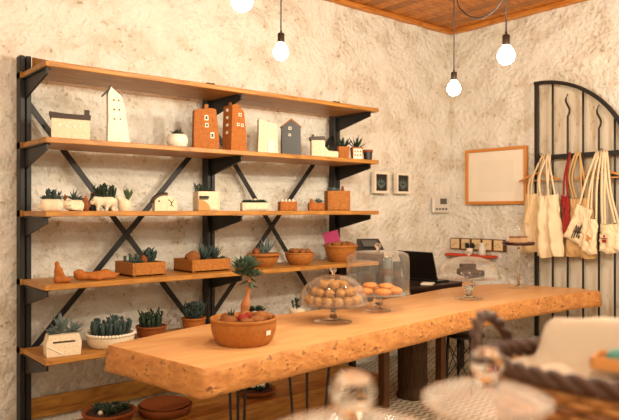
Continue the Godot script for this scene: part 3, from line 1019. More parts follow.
func build_bags() -> void:
	for h in [[1.073, 0.105, "wooden clothes hanger hooked over the gate rail beside the framed picture"], [1.628, 0.115, "wooden clothes hanger hooked over the gate rail near the latch"]]:
		var t := thing("clothes_hanger", h[2], "hanger", Vector3(-0.118, 1.70, h[0]), 0.0, "wooden hangers on the gate")
		var s := mb(true)
		var hw: float = h[1] * 1.9
		tube(s, smooth_path([Vector3(0, -0.035, -hw), Vector3(0, 0.0, -hw * 0.6), Vector3(0, 0.035, 0), Vector3(0, 0.0, hw * 0.6), Vector3(0, -0.035, hw)], 5), 0.010, 8)
		part(t, "shoulder_bar", s, M["hanger wood"])
		s = mb(true)
		tube(s, [Vector3(0, -0.030, -hw * 0.92), Vector3(0, -0.034, 0), Vector3(0, -0.030, hw * 0.92)], 0.006, 8)
		part(t, "trouser_bar", s, M["hanger wood"])
		s = mb(true)
		tube(s, smooth_path([Vector3(0, 0.035, 0), Vector3(0, 0.10, 0), Vector3(-0.004, 0.185, 0), Vector3(0.020, 0.216, 0), Vector3(0.046, 0.204, 0.0)], 5), 0.003, 6)
		part(t, "hook", s, M["bronze socket"])
	var V := func(a: Array) -> Array:
		var o := []
		for q in a:
			o.append(Vector2(q[0], q[1]))
		return o
	# label, material, corners, x, folds, fold depth, seed, straps
	var bags := [
		["plain cream cotton bag with soft folds hanging next to the framed picture", "canvas", [[0.960, 1.55], [1.13, 1.56], [1.140, 1.03], [0.885, 1.03]], -0.150, 1.6, 0.026, 1, [[[0.975, 1.52], [0.99, 1.66], [1.06, 1.80], [1.075, 1.66], [1.075, 1.52]], [[1.01, 1.52], [1.03, 1.70], [1.105, 1.86], [1.10, 1.70], [1.10, 1.52]]]],
		["rumpled cream cotton bag with a turned-down corner beside the red apron", "pale canvas", [[1.105, 1.53], [1.305, 1.545], [1.350, 1.01], [1.075, 0.985]], -0.195, 2.2, 0.036, 2, [[[1.13, 1.50], [1.115, 1.70], [1.16, 1.90], [1.20, 1.70], [1.19, 1.50]], [[1.21, 1.51], [1.19, 1.70], [1.135, 1.89], [1.235, 1.70], [1.27, 1.51]]]],
		["narrow dark red apron folded between two cream bags", "red cloth", [[1.315, 1.535], [1.385, 1.53], [1.405, 1.20], [1.335, 1.20]], -0.170, 1.0, 0.008, 3, [[[1.33, 1.53], [1.34, 1.70], [1.355, 1.87], [1.36, 1.70], [1.37, 1.53]]]],
		["tan cotton bag hanging behind the bag with black lettering", "tan canvas", [[1.375, 1.50], [1.565, 1.515], [1.605, 1.00], [1.340, 1.01]], -0.135, 1.7, 0.022, 4, [[[1.40, 1.50], [1.36, 1.70], [1.42, 1.89], [1.49, 1.70], [1.52, 1.50]], [[1.43, 1.50], [1.39, 1.68], [1.435, 1.87], [1.47, 1.68], [1.48, 1.50]]]],
		["tilted cream tote bag with black script lettering on its front", "pale canvas", [[1.475, 1.455], [1.600, 1.405], [1.545, 1.075], [1.350, 1.185]], -0.190, 0.8, 0.008, 5, [[[1.485, 1.45], [1.545, 1.66], [1.597, 1.895], [1.598, 1.66], [1.585, 1.41]]]],
		["pale cotton tote bag with a small tan emblem on long straps", "pale canvas", [[1.545, 1.34], [1.652, 1.33], [1.648, 1.035], [1.510, 1.055]], -0.215, 0.9, 0.006, 6, [[[1.56, 1.335], [1.59, 1.60], [1.622, 1.90], [1.645, 1.60], [1.64, 1.33]]]],
		["small pale cotton bag with a dark red emblem next to the gate hinge", "pale canvas", [[1.660, 1.285], [1.835, 1.30], [1.850, 1.06], [1.650, 1.06]], -0.180, 0.8, 0.006, 7, [[[1.675, 1.285], [1.668, 1.58], [1.648, 1.89], [1.715, 1.58], [1.78, 1.295]], [[1.70, 1.285], [1.695, 1.56], [1.672, 1.885], [1.745, 1.56], [1.81, 1.295]]]],
	]
	for b in bags:
		var t := thing("apron" if b[1] == "red cloth" else "cloth_bag", b[0], "apron" if b[1] == "red cloth" else "bag", Vector3.ZERO, 0.0, "cloth bags hanging on the gate")
		var body := part(t, "body", bag_body(V.call(b[2]), b[3], b[4], b[5], b[6]), M[b[1]])
		for k in b[7].size():
			part(t, "strap", strap(b[7][k], b[3] + 0.006 - 0.006 * k), M[b[1]])
		var c: Array = V.call(b[2])
		if b[6] == 5:
			var s := mb(true)
			for st in [[[0.38, 0.88], [0.42, 0.55], [0.46, 0.50], [0.47, 0.85]], [[0.47, 0.85], [0.53, 0.55], [0.57, 0.50], [0.57, 0.80]], [[0.57, 0.80], [0.64, 0.5], [0.68, 0.44], [0.66, 0.78], [0.72, 0.70]], [[0.36, 0.68], [0.55, 0.66], [0.74, 0.60]]]:
				var path := []
				for q in st:
					var p: Vector2 = c[0].lerp(c[1], q[0]).lerp(c[3].lerp(c[2], q[0]), q[1])
					path.append(Vector3(b[3] - 0.042, p.y - 0.015, p.x))
				tube(s, smooth_path(path, 5), 0.0035, 6)
			part(body, "lettering", s, M["ink"], "black script lettering")
		elif b[6] == 6:
			var s := mb(true)
			var p: Vector2 = c[0].lerp(c[1], 0.5).lerp(c[3].lerp(c[2], 0.5), 0.62)
			for k in 3:
				blob(s, T(Vector3(b[3] - 0.034, p.y + 0.014 * k, p.x + 0.012 * (k % 2))), Vector3(0.003, 0.012, 0.02 - 0.004 * k), 0.2, k, 10, 6)
			part(body, "emblem", s, M["hanger wood"], "small tan emblem")
		elif b[6] == 7:
			var s := mb()
			box(s, Vector3(b[3] - 0.036, 1.135, 1.69), Vector3(b[3] - 0.031, 1.158, 1.725), 0.001)
			box(s, Vector3(b[3] - 0.036, 1.164, 1.685), Vector3(b[3] - 0.031, 1.171, 1.73), 0.001)
			box(s, Vector3(b[3] - 0.036, 1.177, 1.70), Vector3(b[3] - 0.031, 1.195, 1.715), 0.001)
			part(body, "emblem", s, M["red cloth"], "dark red plant-pot emblem")

# ------------------------------------------------------------------ pots and figures
func vessel(t: Node3D, called: String, rt: float, rb: float, h: float, m: String, belly := 0.0, lip := 0.0, th := 0.010, wob := 0.0) -> MeshInstance3D:
	var s := mb(true)
	var prof := [Vector2(0, 0), Vector2(rb * 0.96, 0), Vector2(rb, 0.004)]
	for k in range(1, 6):
		var u := k / 6.0
		prof.append(Vector2(lerpf(rb, rt, u) + belly * sin(u * PI), h * u))
	if lip > 0.0:
		prof.append(Vector2(rt, h - lip * 1.6)); prof.append(Vector2(rt + lip * 0.5, h - lip * 1.3))
		prof.append(Vector2(rt + lip * 0.5, h - 0.002)); prof.append(Vector2(rt + lip * 0.3, h))
	else:
		prof.append(Vector2(rt, h - 0.003)); prof.append(Vector2(rt - th * 0.3, h))
	prof.append(Vector2(rt - th * 0.8, h)); prof.append(Vector2(rt - th, h - 0.003))
	prof.append(Vector2(lerpf(rb, rt, 0.6) - th, h * 0.6)); prof.append(Vector2(0, h * 0.55))
	lathe(s, T(Vector3.ZERO), prof, 30, wob, int(rt * 1000))
	return part(t, called, s, M[m])

func soil_disc(t: Node3D, r: float, y: float, m := "soil", dome := 0.01) -> void:
	var s := mb(true)
	lathe(s, T(Vector3(0, y, 0)), [Vector2(r, -0.004), Vector2(r, 0), Vector2(r * 0.7, dome * 0.6), Vector2(0, dome)], 20, 0.0)
	part(t, "soil", s, M[m])

func tray_box(t: Node3D, called: String, sz: Vector3, m: String, th := 0.012) -> void:
	var s := mb()
	var h := sz / 2.0
	box(s, Vector3(-h.x, 0, -h.z), Vector3(h.x, th, h.z), 0.002)
	box(s, Vector3(-h.x, 0, -h.z), Vector3(-h.x + th, sz.y, h.z), 0.003)
	box(s, Vector3(h.x - th, 0, -h.z), Vector3(h.x, sz.y, h.z), 0.003)
	box(s, Vector3(-h.x + th, 0, h.z - th), Vector3(h.x - th, sz.y, h.z), 0.003)
	box(s, Vector3(-h.x + th, 0, -h.z), Vector3(h.x - th, sz.y, -h.z + th), 0.003)
	part(t, called, s, M[m])
	s = mb()
	box(s, Vector3(-h.x + th, th, -h.z + th), Vector3(h.x - th, sz.y * 0.82, h.z - th), 0.002)
	part(t, "soil", s, M["soil"])

func pebbles(t: Node3D, r: float, y: float, n: int, sz: float, m: String) -> void:
	var s := mb(true)
	for i in n:
		var a := i * 2.399
		var q := sqrt((i + 0.5) / n) * r
		blob(s, T(Vector3(cos(a) * q, y + rng.randf_range(0, sz * 0.4), sin(a) * q), rng.randf_range(0, 360)), Vector3(1.2, 0.8, 1.0) * sz * rng.randf_range(0.7, 1.2), 0.25, i, 8, 6)
	part(t, "pebbles", s, M[m])

func window_set(parent: Node, list: Array, z: float, rim: String, hole: String) -> void:
	for w in list:     # x, y, width, height
		var s := mb()
		box(s, Vector3(w[0] - w[2] / 2, w[1] - w[3] / 2, z - 0.002), Vector3(w[0] + w[2] / 2, w[1] + w[3] / 2, z + 0.002), 0.0008)
		var o := part(parent, "window", s, M[rim])
		s = mb()
		box(s, Vector3(w[0] - w[2] * 0.28, w[1] - w[3] * 0.3, z + 0.001), Vector3(w[0] + w[2] * 0.28, w[1] + w[3] * 0.3, z + 0.003), 0.0005)
		part(o, "pane", s, M[hole])

func house(label: String, at: Vector3, turn: float, poly: Array, depth: float, m: String) -> Array:
	var t := thing("ceramic_house", label, "ceramic house", at, turn, "ceramic houses on the upper shelf")
	var pv := PackedVector2Array()
	for p in poly:
		pv.append(Vector2(p[0], p[1]))
	var s := mb()
	prism(s, T(Vector3(0, 0, -depth / 2.0)), pv, depth)
	return [t, part(t, "walls", s, M[m])]

func build_shelf_two() -> void:
	var y: float = SHELF_TOPS[1] + 0.0005
	# wide white house
	var h := house("wide white ceramic house with dark brown flat roof and chimney", Vector3(-4.085, y, 0.38), -17, [[-0.105, 0], [0.105, 0], [0.105, 0.128], [-0.105, 0.133]], 0.10, "bisque")
	var s := mb()
	prism(s, T(Vector3(0, 0, -0.058)), PackedVector2Array([Vector2(-0.108, 0.127), Vector2(0.108, 0.121), Vector2(0.112, 0.150), Vector2(-0.02, 0.152), Vector2(-0.118, 0.162)]), 0.116)
	var roof := part(h[0], "roof", s, M["brown glaze"], "dark brown roof")
	s = mb()
	box(s, Vector3(0.078, 0.145, -0.02), Vector3(0.106, 0.186, 0.02), 0.002)
	part(roof, "chimney", s, M["brown glaze"])
	window_set(h[1], [[-0.065, 0.085, 0.016, 0.020], [-0.025, 0.082, 0.016, 0.020], [0.018, 0.080, 0.016, 0.018], [0.05, 0.080, 0.014, 0.014]], 0.05, "white plastic", "paper")
	# leaning white tower
	h = house("tall leaning white ceramic tower house with small square windows", Vector3(-3.805, y, 0.40), -14, [[-0.062, 0], [0.068, 0], [0.055, 0.10], [0.040, 0.22], [0.018, 0.292], [-0.045, 0.345], [-0.060, 0.30], [-0.058, 0.16]], 0.075, "white ceramic")
	s = mb()
	prism(s, T(Vector3(0, 0, -0.043)), PackedVector2Array([Vector2(-0.045, 0.346), Vector2(-0.092, 0.292), Vector2(-0.084, 0.288), Vector2(-0.050, 0.322)]), 0.086)
	prism(s, T(Vector3(0, 0, -0.043)), PackedVector2Array([Vector2(-0.045, 0.346), Vector2(0.024, 0.288), Vector2(0.028, 0.294), Vector2(-0.045, 0.355)]), 0.07)
	part(h[0], "roof", s, M["brown glaze"], "thin dark roof slabs")
	window_set(h[1], [[-0.026, 0.262, 0.014, 0.016], [0.002, 0.262, 0.014, 0.016], [-0.024, 0.205, 0.014, 0.016], [0.006, 0.205, 0.014, 0.016], [-0.022, 0.148, 0.013, 0.014], [0.012, 0.148, 0.013, 0.014]], 0.0375, "bisque", "brown glaze")
	# white pot with small succulent
	var t := thing("potted_succulent", "round white pot with one small dark succulent between the ceramic houses", "potted plant", Vector3(-3.395, y, 0.40))
	vessel(t, "pot", 0.058, 0.052, 0.088, "white ceramic", 0.016)
	soil_disc(t, 0.047, 0.072)
	s = mb()
	rosette(s, Vector3(0, 0.078, 0), 0.056, 18, 0.22, 0.55)
	agave(s, Vector3(0.005, 0.078, 0), 0.06, 6, 0.1, 0.9, 1.4)
	part(t, "succulent", s, M["dark green leaf"])
	# terracotta houses
	h = house("orange terracotta house with three white-rimmed windows and stub chimney", Vector3(-3.165, y, 0.38), -22, [[-0.090, 0], [0.082, 0], [0.080, 0.10], [0.060, 0.275], [0.03, 0.282], [-0.085, 0.268], [-0.088, 0.12]], 0.10, "red terracotta")
	s = mb()
	box(s, Vector3(-0.012, 0.27, -0.015), Vector3(0.014, 0.312, 0.015), 0.003)
	part(h[0], "chimney", s, M["terracotta"])
	window_set(h[1], [[-0.005, 0.215, 0.026, 0.036], [-0.002, 0.165, 0.024, 0.028], [0.035, 0.098, 0.026, 0.040]], 0.05, "white ceramic", "brown glaze")
	h = house("taller orange terracotta house with a pointed top and side windows", Vector3(-2.935, y, 0.37), 4, [[-0.062, 0], [0.078, 0], [0.072, 0.12], [0.052, 0.285], [-0.012, 0.338], [-0.050, 0.322], [-0.056, 0.16]], 0.105, "red terracotta")
	s = mb()
	box(s, Vector3(-0.036, 0.325, -0.015), Vector3(-0.014, 0.350, 0.015), 0.003)
	part(h[0], "chimney", s, M["terracotta"])
	window_set(h[1], [[0.016, 0.262, 0.026, 0.024], [0.000, 0.192, 0.022, 0.022], [0.036, 0.190, 0.022, 0.022]], 0.0525, "white ceramic", "red terracotta")
	for k in 4:
		s = mb()
		box(s, Vector3(-0.0600, 0.125 + 0.052 * k, -0.012), Vector3(-0.0515 - 0.002, 0.145 + 0.052 * k, 0.010), 0.001)
		part(h[1], "window", s, M["white ceramic"])
	# white house
	h = house("pale ceramic house with three tiny windows and a raised door", Vector3(-2.655, y, 0.38), -28, [[-0.070, 0], [0.080, 0], [0.074, 0.12], [0.070, 0.215], [0.01, 0.232], [-0.062, 0.255], [-0.064, 0.12]], 0.09, "bisque")
	window_set(h[1], [[-0.030, 0.205, 0.014, 0.012], [0.004, 0.203, 0.014, 0.012], [0.036, 0.200, 0.014, 0.012]], 0.045, "white ceramic", "hanger wood")
	s = mb()
	box(s, Vector3(0.0, 0.006, 0.044), Vector3(0.050, 0.095, 0.049), 0.002)
	part(h[1], "door", s, M["white ceramic"])
	s = mb()
	box(s, Vector3(0.0, 0.225, -0.012), Vector3(0.022, 0.246, 0.012), 0.002)
	part(h[0], "chimney", s, M["hanger wood"])
	# slate house
	h = house("slate grey ceramic house with an orange gable roof", Vector3(-2.430, y, 0.38), -30, [[-0.070, 0], [0.070, 0], [0.070, 0.215], [0.0, 0.268], [-0.070, 0.215]], 0.09, "slate glaze")
	s = mb()
	prism(s, T(Vector3(0, 0, -0.048)), PackedVector2Array([Vector2(-0.076, 0.212), Vector2(0, 0.270), Vector2(0.076, 0.212), Vector2(0.076, 0.222), Vector2(0, 0.282), Vector2(-0.076, 0.222)]), 0.085)
	part(h[0], "roof", s, M["red terracotta"], "orange terracotta roof edge")
	window_set(h[1], [[-0.012, 0.205, 0.022, 0.022], [-0.014, 0.155, 0.018, 0.018]], 0.045, "white ceramic", "slate glaze")
	# small house planter
	h = house("low white ceramic house planter with dark roof beside the steel post", Vector3(-2.085, y, 0.37), -32, [[-0.105, 0], [0.105, 0], [0.105, 0.052], [0.03, 0.058], [0.0, 0.090], [0.0, 0.142], [-0.105, 0.142]], 0.085, "bisque")
	s = mb()
	prism(s, T(Vector3(0, 0, -0.05)), PackedVector2Array([Vector2(-0.112, 0.141), Vector2(0.004, 0.141), Vector2(-0.004, 0.172), Vector2(-0.116, 0.166)]), 0.10)
	roof = part(h[0], "roof", s, M["brown glaze"], "dark roof")
	s = mb()
	box(s, Vector3(-0.100, 0.163, -0.012), Vector3(-0.080, 0.188, 0.012), 0.002)
	part(roof, "chimney", s, M["brown glaze"])
	window_set(h[1], [[-0.022, 0.098, 0.018, 0.026]], 0.0425, "white plastic", "paper")
	s = mb()
	bushy(s, Vector3(0.045, 0.055, 0), 0.03, 0.02, 0.035, 6, 0.012)
	part(h[0], "succulent", s, M["dark green leaf"])
	# two square aloe pots and a tumbler
	var k := 0
	for a in [[-1.880, 0.37, "white ceramic", "small square terracotta pot with white window pattern and spiky aloe", "red terracotta"], [-1.757, 0.40, "white ceramic", "small square white-fronted pot with orange marks and spiky aloe", "red terracotta"]]:
		t = thing("aloe_pot", a[3], "potted plant", Vector3(a[0], y, a[1]), -32, "aloe pots at the shelf end")
		s = mb()
		var lo := 0.036
		var hi := 0.046
		var hh := 0.105
		for q in 4:
			var r0 := Basis(Vector3.UP, q * PI / 2.0)
			quad(s, r0 * Vector3(-lo, 0, lo), r0 * Vector3(lo, 0, lo), r0 * Vector3(hi, hh, hi), r0 * Vector3(-hi, hh, hi))
			quad(s, r0 * Vector3(-hi, hh, hi), r0 * Vector3(hi, hh, hi), r0 * Vector3(hi - 0.008, hh, hi - 0.008), r0 * Vector3(-hi + 0.008, hh, hi - 0.008))
			quad(s, r0 * Vector3(-hi + 0.008, hh, hi - 0.008), r0 * Vector3(hi - 0.008, hh, hi - 0.008), r0 * Vector3(lo, hh * 0.6, lo), r0 * Vector3(-lo, hh * 0.6, lo))
		quad(s, Vector3(-lo, 0.001, -lo), Vector3(lo, 0.001, -lo), Vector3(lo, 0.001, lo), Vector3(-lo, 0.001, lo))
		var pot := part(t, "pot", s, M[a[4]])
		s = mb()
		var tl := Basis(Vector3.RIGHT, atan2(0.010, hh))
		if k == 0:
			bbox(s, Transform3D(Basis(Vector3(0, 0, 1), -atan2(0.010, hh)) * Basis(Vector3.UP, -PI / 2), Vector3(-0.0415, 0.05, 0)), Vector3(0.05, 0.085, 0.003), 0.001)
		else:
			bbox(s, Transform3D(tl, Vector3(0, 0.05, 0.0412)), Vector3(0.072, 0.085, 0.003), 0.001)
		var pan := part(pot, "glazed_panel", s, M["white ceramic"], "white glazed panel")
		s = mb()
		for q in 6:
			var xx := -0.022 + 0.022 * (q % 3)
			var yy := 0.040 + 0.030 * (q / 3)
			if k == 1:
				bbox(s, Transform3D(tl, Vector3(xx, yy, 0.0412 + 0.0028 + (yy - 0.05) * 0.095)), Vector3(0.011, 0.015, 0.002), 0.0005)
			elif q % 3 < 2:
				bbox(s, T(Vector3(-0.0440 - (yy - 0.05) * 0.095, yy, xx * 0.8 + 0.008)), Vector3(0.002, 0.015, 0.010), 0.0005)
		part(pan, "painted_window", s, M["red terracotta"])
		s = mb()
		box(s, Vector3(-0.038, 0.06, -0.038), Vector3(0.038, 0.094, 0.038), 0.002)
		part(t, "soil", s, M["soil"])
		s = mb()
		agave(s, Vector3(0, 0.095, 0), 0.110, 18, 0.085, 0.30, 1.4)
		part(t, "aloe", s, M["dark green leaf"])
		k += 1
	t = thing("tumbler", "dark glazed tumbler with reddish rim at the shelf end", "tumbler", Vector3(-1.668, y, 0.44))
	vessel(t, "cup", 0.040, 0.033, 0.088, "slate glaze")
	s = mb(true)
	lathe(s, T(Vector3.ZERO), [Vector2(0.0385, 0.068), Vector2(0.0398, 0.069), Vector2(0.0408, 0.084), Vector2(0.0402, 0.086)], 24)
	part(t, "rim_band", s, M["brown terracotta"], "reddish painted band")

func build_shelf_three() -> void:
	var y: float = SHELF_TOPS[2] + 0.0005
	# hedgehog planter
	var t := thing("hedgehog_planter", "white ceramic hedgehog planter filled with small grey succulents", "planter", Vector3(-4.205, y, 0.40), -20)
	var s := mb(true)
	nets(s, [[Vector3(-0.02, 0.035, 0), Vector3(0.035, 0.036, 0), 0.034, 0.034], [Vector3(-0.02, 0.03, 0), Vector3(-0.062, 0.022, 0.008), 0.026, 0.012], [Vector3(-0.03, 0.012, 0.015), Vector3(0.04, 0.012, 0.012), 0.012, 0.012], [Vector3(-0.036, 0.052, 0.018), Vector3(-0.038, 0.058, 0.020), 0.008, 0.005]], 0.008, 0.006)
	var b := part(t, "body", s, M["bisque"])
	s = mb(true)
	blob(s, T(Vector3(-0.069, 0.023, 0.010)), Vector3.ONE * 0.0045, 0, 0, 8, 6)
	blob(s, T(Vector3(-0.048, 0.036, 0.024)), Vector3.ONE * 0.0035, 0, 0, 8, 6)
	part(b, "nose_and_eye", s, M["brown glaze"])
	s = mb()
	for k in 5:
		rosette(s, Vector3(-0.035 + k * 0.019, 0.066, 0.004 * (k % 2)), 0.036, 13, 0.22, 0.5)
	bushy(s, Vector3(0.01, 0.066, 0), 0.05, 0.02, 0.052, 8, 0.018)
	part(t, "succulents", s, M["blue green leaf"])
	# sleeping cat planter
	t = thing("cat_planter", "white ceramic curled-up cat planter with blue-green succulents", "planter", Vector3(-4.080, y, 0.41), -18)
	s = mb(true)
	nets(s, [[Vector3(-0.012, 0.032, 0), Vector3(0.03, 0.034, -0.005), 0.033, 0.032], [Vector3(-0.03, 0.030, 0.026), Vector3(-0.022, 0.030, 0.026), 0.023, 0.022], [Vector3(-0.046, 0.050, 0.024), Vector3(-0.049, 0.060, 0.024), 0.008, 0.003], [Vector3(-0.012, 0.052, 0.026), Vector3(-0.008, 0.061, 0.026), 0.008, 0.003], [Vector3(0.045, 0.014, 0.012), Vector3(0.0, 0.012, 0.040), 0.011, 0.008]], 0.006, 0.0055)
	b = part(t, "body", s, M["bisque"])
	s = mb(true)
	for e in [[-0.036, 0.033], [-0.018, 0.033]]:
		tube(s, smooth_path([Vector3(e[0] - 0.005, e[1], 0.0475), Vector3(e[0], e[1] - 0.003, 0.050), Vector3(e[0] + 0.005, e[1], 0.0475)], 3), 0.0012, 5)
	blob(s, T(Vector3(-0.027, 0.026, 0.0495)), Vector3(0.003, 0.002, 0.002), 0, 0, 6, 5)
	part(b, "face", s, M["brown glaze"])
	s = mb()
	rosette(s, Vector3(0.005, 0.066, -0.005), 0.036, 16, 0.25, 0.55)
	rosette(s, Vector3(0.035, 0.064, -0.002), 0.028, 14, 0.25, 0.55)
	agave(s, Vector3(0.005, 0.064, -0.008), 0.066, 14, 0.11, 0.35, 1.4)
	part(t, "succulents", s, M["blue green leaf"])
	s = mb()
	agave(s, Vector3(-0.045, 0.06, -0.012), 0.038, 4, 0.18, 0.9, 1.5)
	part(t, "orange_shoot", s, M["red terracotta"], "orange tipped shoot")
	# terracotta gnome and dark vase behind
	t = thing("terracotta_figure", "tiny brown terracotta figure standing between the cat and the sheep", "figurine", Vector3(-4.000, y, 0.40))
	s = mb(true)
	nets(s, [[Vector3(0, 0.010, 0), Vector3(0, 0.045, 0), 0.015, 0.012], [Vector3(0, 0.062, 0), Vector3(0, 0.066, 0), 0.011, 0.010], [Vector3(-0.012, 0.045, 0.0), Vector3(-0.022, 0.075, 0.006), 0.006, 0.005], [Vector3(0.012, 0.045, 0), Vector3(0.02, 0.028, 0.010), 0.006, 0.005], [Vector3(-0.007, 0.004, 0), Vector3(-0.007, 0.02, 0), 0.007, 0.008], [Vector3(0.007, 0.004, 0), Vector3(0.007, 0.02, 0), 0.007, 0.008]], 0.004, 0.0045)
	part(t, "body", s, M["brown terracotta"])
	s = mb(true)
	lathe(s, T(Vector3(0, 0.068, 0)), [Vector2(0.013, 0), Vector2(0.014, 0.004), Vector2(0.004, 0.022), Vector2(0, 0.026)], 12)
	part(t, "cap", s, M["red terracotta"])
	t = thing("dark_bottle", "small dark glazed bottle behind the sheep planter", "bottle", Vector3(-3.950, y, 0.37))
	s = mb(true)
	lathe(s, T(Vector3.ZERO), [Vector2(0, 0), Vector2(0.022, 0), Vector2(0.026, 0.012), Vector2(0.026, 0.055), Vector2(0.012, 0.078), Vector2(0.010, 0.10), Vector2(0.013, 0.104), Vector2(0.008, 0.104), Vector2(0, 0.09)], 18)
	part(t, "body", s, M["slate glaze"])
	s = mb(true)
	lathe(s, T(Vector3.ZERO), [Vector2(0, 0.09), Vector2(0.0075, 0.09), Vector2(0.009, 0.112), Vector2(0, 0.114)], 12)
	part(t, "cork", s, M["red terracotta"], "orange stopper")
	# sheep planter
	t = thing("sheep_planter", "white ceramic sheep planter on four legs with leafy succulents", "planter", Vector3(-3.898, y, 0.42), -18)
	s = mb(true)
	nets(s, [[Vector3(-0.03, 0.058, 0), Vector3(0.038, 0.057, 0), 0.029, 0.030], [Vector3(-0.048, 0.064, 0.004), Vector3(-0.070, 0.050, 0.010), 0.019, 0.014], [Vector3(-0.052, 0.078, 0.018), Vector3(-0.060, 0.074, 0.026), 0.007, 0.004], [Vector3(-0.034, 0.045, 0.018), Vector3(-0.036, 0.006, 0.018), 0.012, 0.010], [Vector3(-0.030, 0.045, -0.018), Vector3(-0.030, 0.006, -0.018), 0.012, 0.010], [Vector3(0.022, 0.045, 0.018), Vector3(0.012, 0.006, 0.020), 0.012, 0.010], [Vector3(0.046, 0.045, -0.012), Vector3(0.052, 0.006, -0.010), 0.012, 0.010], [Vector3(0.066, 0.066, 0), Vector3(0.074, 0.060, 0), 0.008, 0.006]], 0.006, 0.006)
	b = part(t, "body", s, M["bisque"])
	s = mb(true)
	blob(s, T(Vector3(-0.064, 0.060, 0.026)), Vector3.ONE * 0.003, 0, 0, 7, 5)
	blob(s, T(Vector3(-0.079, 0.046, 0.020)), Vector3.ONE * 0.003, 0, 0, 7, 5)
	part(b, "eye_and_nostril", s, M["brown glaze"])
	s = mb()
	bushy(s, Vector3(0.0, 0.080, 0), 0.07, 0.03, 0.07, 13, 0.022)
	fingers(s, Vector3(0.05, 0.078, 0), 0.012, 0.01, 0.085, 4, 0.006)
	for k in 4:
		rosette(s, Vector3(-0.035 + 0.022 * k, 0.083, 0.006), 0.028, 12, 0.25, 0.5)
	part(t, "succulents", s, M["dark green leaf"])
	# bird planter
	t = thing("bird_planter", "white ceramic bird planter with one upright green succulent", "planter", Vector3(-3.772, y, 0.41), -16)
	s = mb(true)
	nets(s, [[Vector3(0.006, 0.034, 0), Vector3(0.012, 0.036, 0), 0.035, 0.034], [Vector3(0.0, 0.05, 0), Vector3(-0.028, 0.082, 0.004), 0.026, 0.013], [Vector3(-0.036, 0.082, 0.006), Vector3(-0.050, 0.078, 0.008), 0.006, 0.002], [Vector3(0.0, 0.010, 0), Vector3(0.012, 0.010, 0), 0.024, 0.024]], 0.008, 0.006)
	b = part(t, "body", s, M["bisque"])
	s = mb(true)
	blob(s, T(Vector3(-0.033, 0.088, 0.015)), Vector3.ONE * 0.0028, 0, 0, 7, 5)
	part(b, "eye", s, M["brown glaze"])
	s = mb()
	agave(s, Vector3(0.028, 0.065, 0), 0.075, 10, 0.13, 0.75, 1.45)
	part(t, "succulent", s, M["green leaf"])
	# rounded cat-faced block
	t = thing("face_block", "white arched ceramic block with a painted black face", "figurine", Vector3(-3.490, y, 0.41), -14)
	s = mb(true)
	var arch := PackedVector2Array([Vector2(-0.072, 0), Vector2(0.072, 0), Vector2(0.072, 0.05)])
	for k in 13:
		var a := PI * k / 12.0
		arch.append(Vector2(cos(a) * 0.072, 0.05 + sin(a) * 0.048))
	s = mb()
	prism(s, T(Vector3(0, 0, -0.04)), arch, 0.08)
	b = part(t, "body", s, M["bisque"])
	s = mb(true)
	blob(s, T(Vector3(-0.045, 0.062, 0.0405)), Vector3(0.006, 0.006, 0.0015), 0, 0, 10, 6)
	tube(s, smooth_path([Vector3(0.012, 0.072, 0.041), Vector3(0.028, 0.062, 0.041), Vector3(0.034, 0.045, 0.041), Vector3(0.026, 0.03, 0.041)], 4), 0.0022, 5)
	tube(s, smooth_path([Vector3(0.052, 0.075, 0.041), Vector3(0.034, 0.045, 0.041), Vector3(0.046, 0.028, 0.041)], 4), 0.0022, 5)
	part(b, "painted_face", s, M["ink"], "black painted face")
	s = mb(true)
	var rimp := []
	for k in 9:
		var a := PI * (0.42 + 0.58 * k / 8.0)
		rimp.append(Vector3(cos(a) * 0.073, 0.05 + sin(a) * 0.049, 0.0))
	tube(s, rimp, 0.004, 6, true, 6.0)
	part(b, "dark_rim", s, M["brown glaze"])
	# square planter with tan relief
	t = thing("square_planter", "white square ceramic planter with tan relief in front of the post", "planter", Vector3(-3.150, y, 0.36), -10)
	tray_box(t, "box", Vector3(0.155, 0.132, 0.10), "bisque")
	s = mb()
	var arc := PackedVector2Array([Vector2(-0.076, 0.0)])
	for k in 9:
		var a := PI / 2.0 * k / 8.0
		arc.append(Vector2(-0.076 + cos(a) * 0.085, sin(a) * 0.075))
	prism(s, T(Vector3(0, 0.002, 0.049)), arc, 0.006)
	part(t, "relief", s, M["hanger wood"], "tan textured quarter disc")
	s = mb()
	for k in 4:
		rosette(s, Vector3(-0.062 + 0.016 * k, 0.088, 0.056), 0.02, 9, 0.25, 0.5)
	box(s, Vector3(-0.07, 0.078, 0.049), Vector3(-0.005, 0.084, 0.060), 0.002)
	part(t, "moss_ledge", s, M["dark green leaf"])
	s = mb()
	bushy(s, Vector3(-0.05, 0.11, 0), 0.035, 0.03, 0.075, 5, 0.018)
	bushy(s, Vector3(0.02, 0.11, -0.01), 0.04, 0.02, 0.04, 5, 0.014)
	part(t, "succulent", s, M["dark green leaf"])
	# low white planter
	t = thing("low_planter", "low oblong white planter with dark succulents near the brace crossing", "planter", Vector3(-2.790, y, 0.42), -22)
	tray_box(t, "box", Vector3(0.195, 0.058, 0.085), "bisque")
	s = mb()
	for k in 7:
		rosette(s, Vector3(-0.07 + 0.023 * k, 0.052, 0.012 * ((k % 2) * 2 - 1)), 0.040, 13, 0.20, 0.55)
	part(t, "succulents", s, M["dark green leaf"])
	s = mb(true)
	blob(s, T(Vector3(0.01, 0.070, -0.02)), Vector3(0.022, 0.018, 0.016), 0.2, 3)
	part(t, "stone", s, M["white pebbles"])
	# terracotta box with white buds
	t = thing("terracotta_box", "small terracotta box topped with a row of white cacti buds", "planter", Vector3(-2.485, y, 0.41), -20)
	tray_box(t, "box", Vector3(0.13, 0.068, 0.07), "red terracotta")
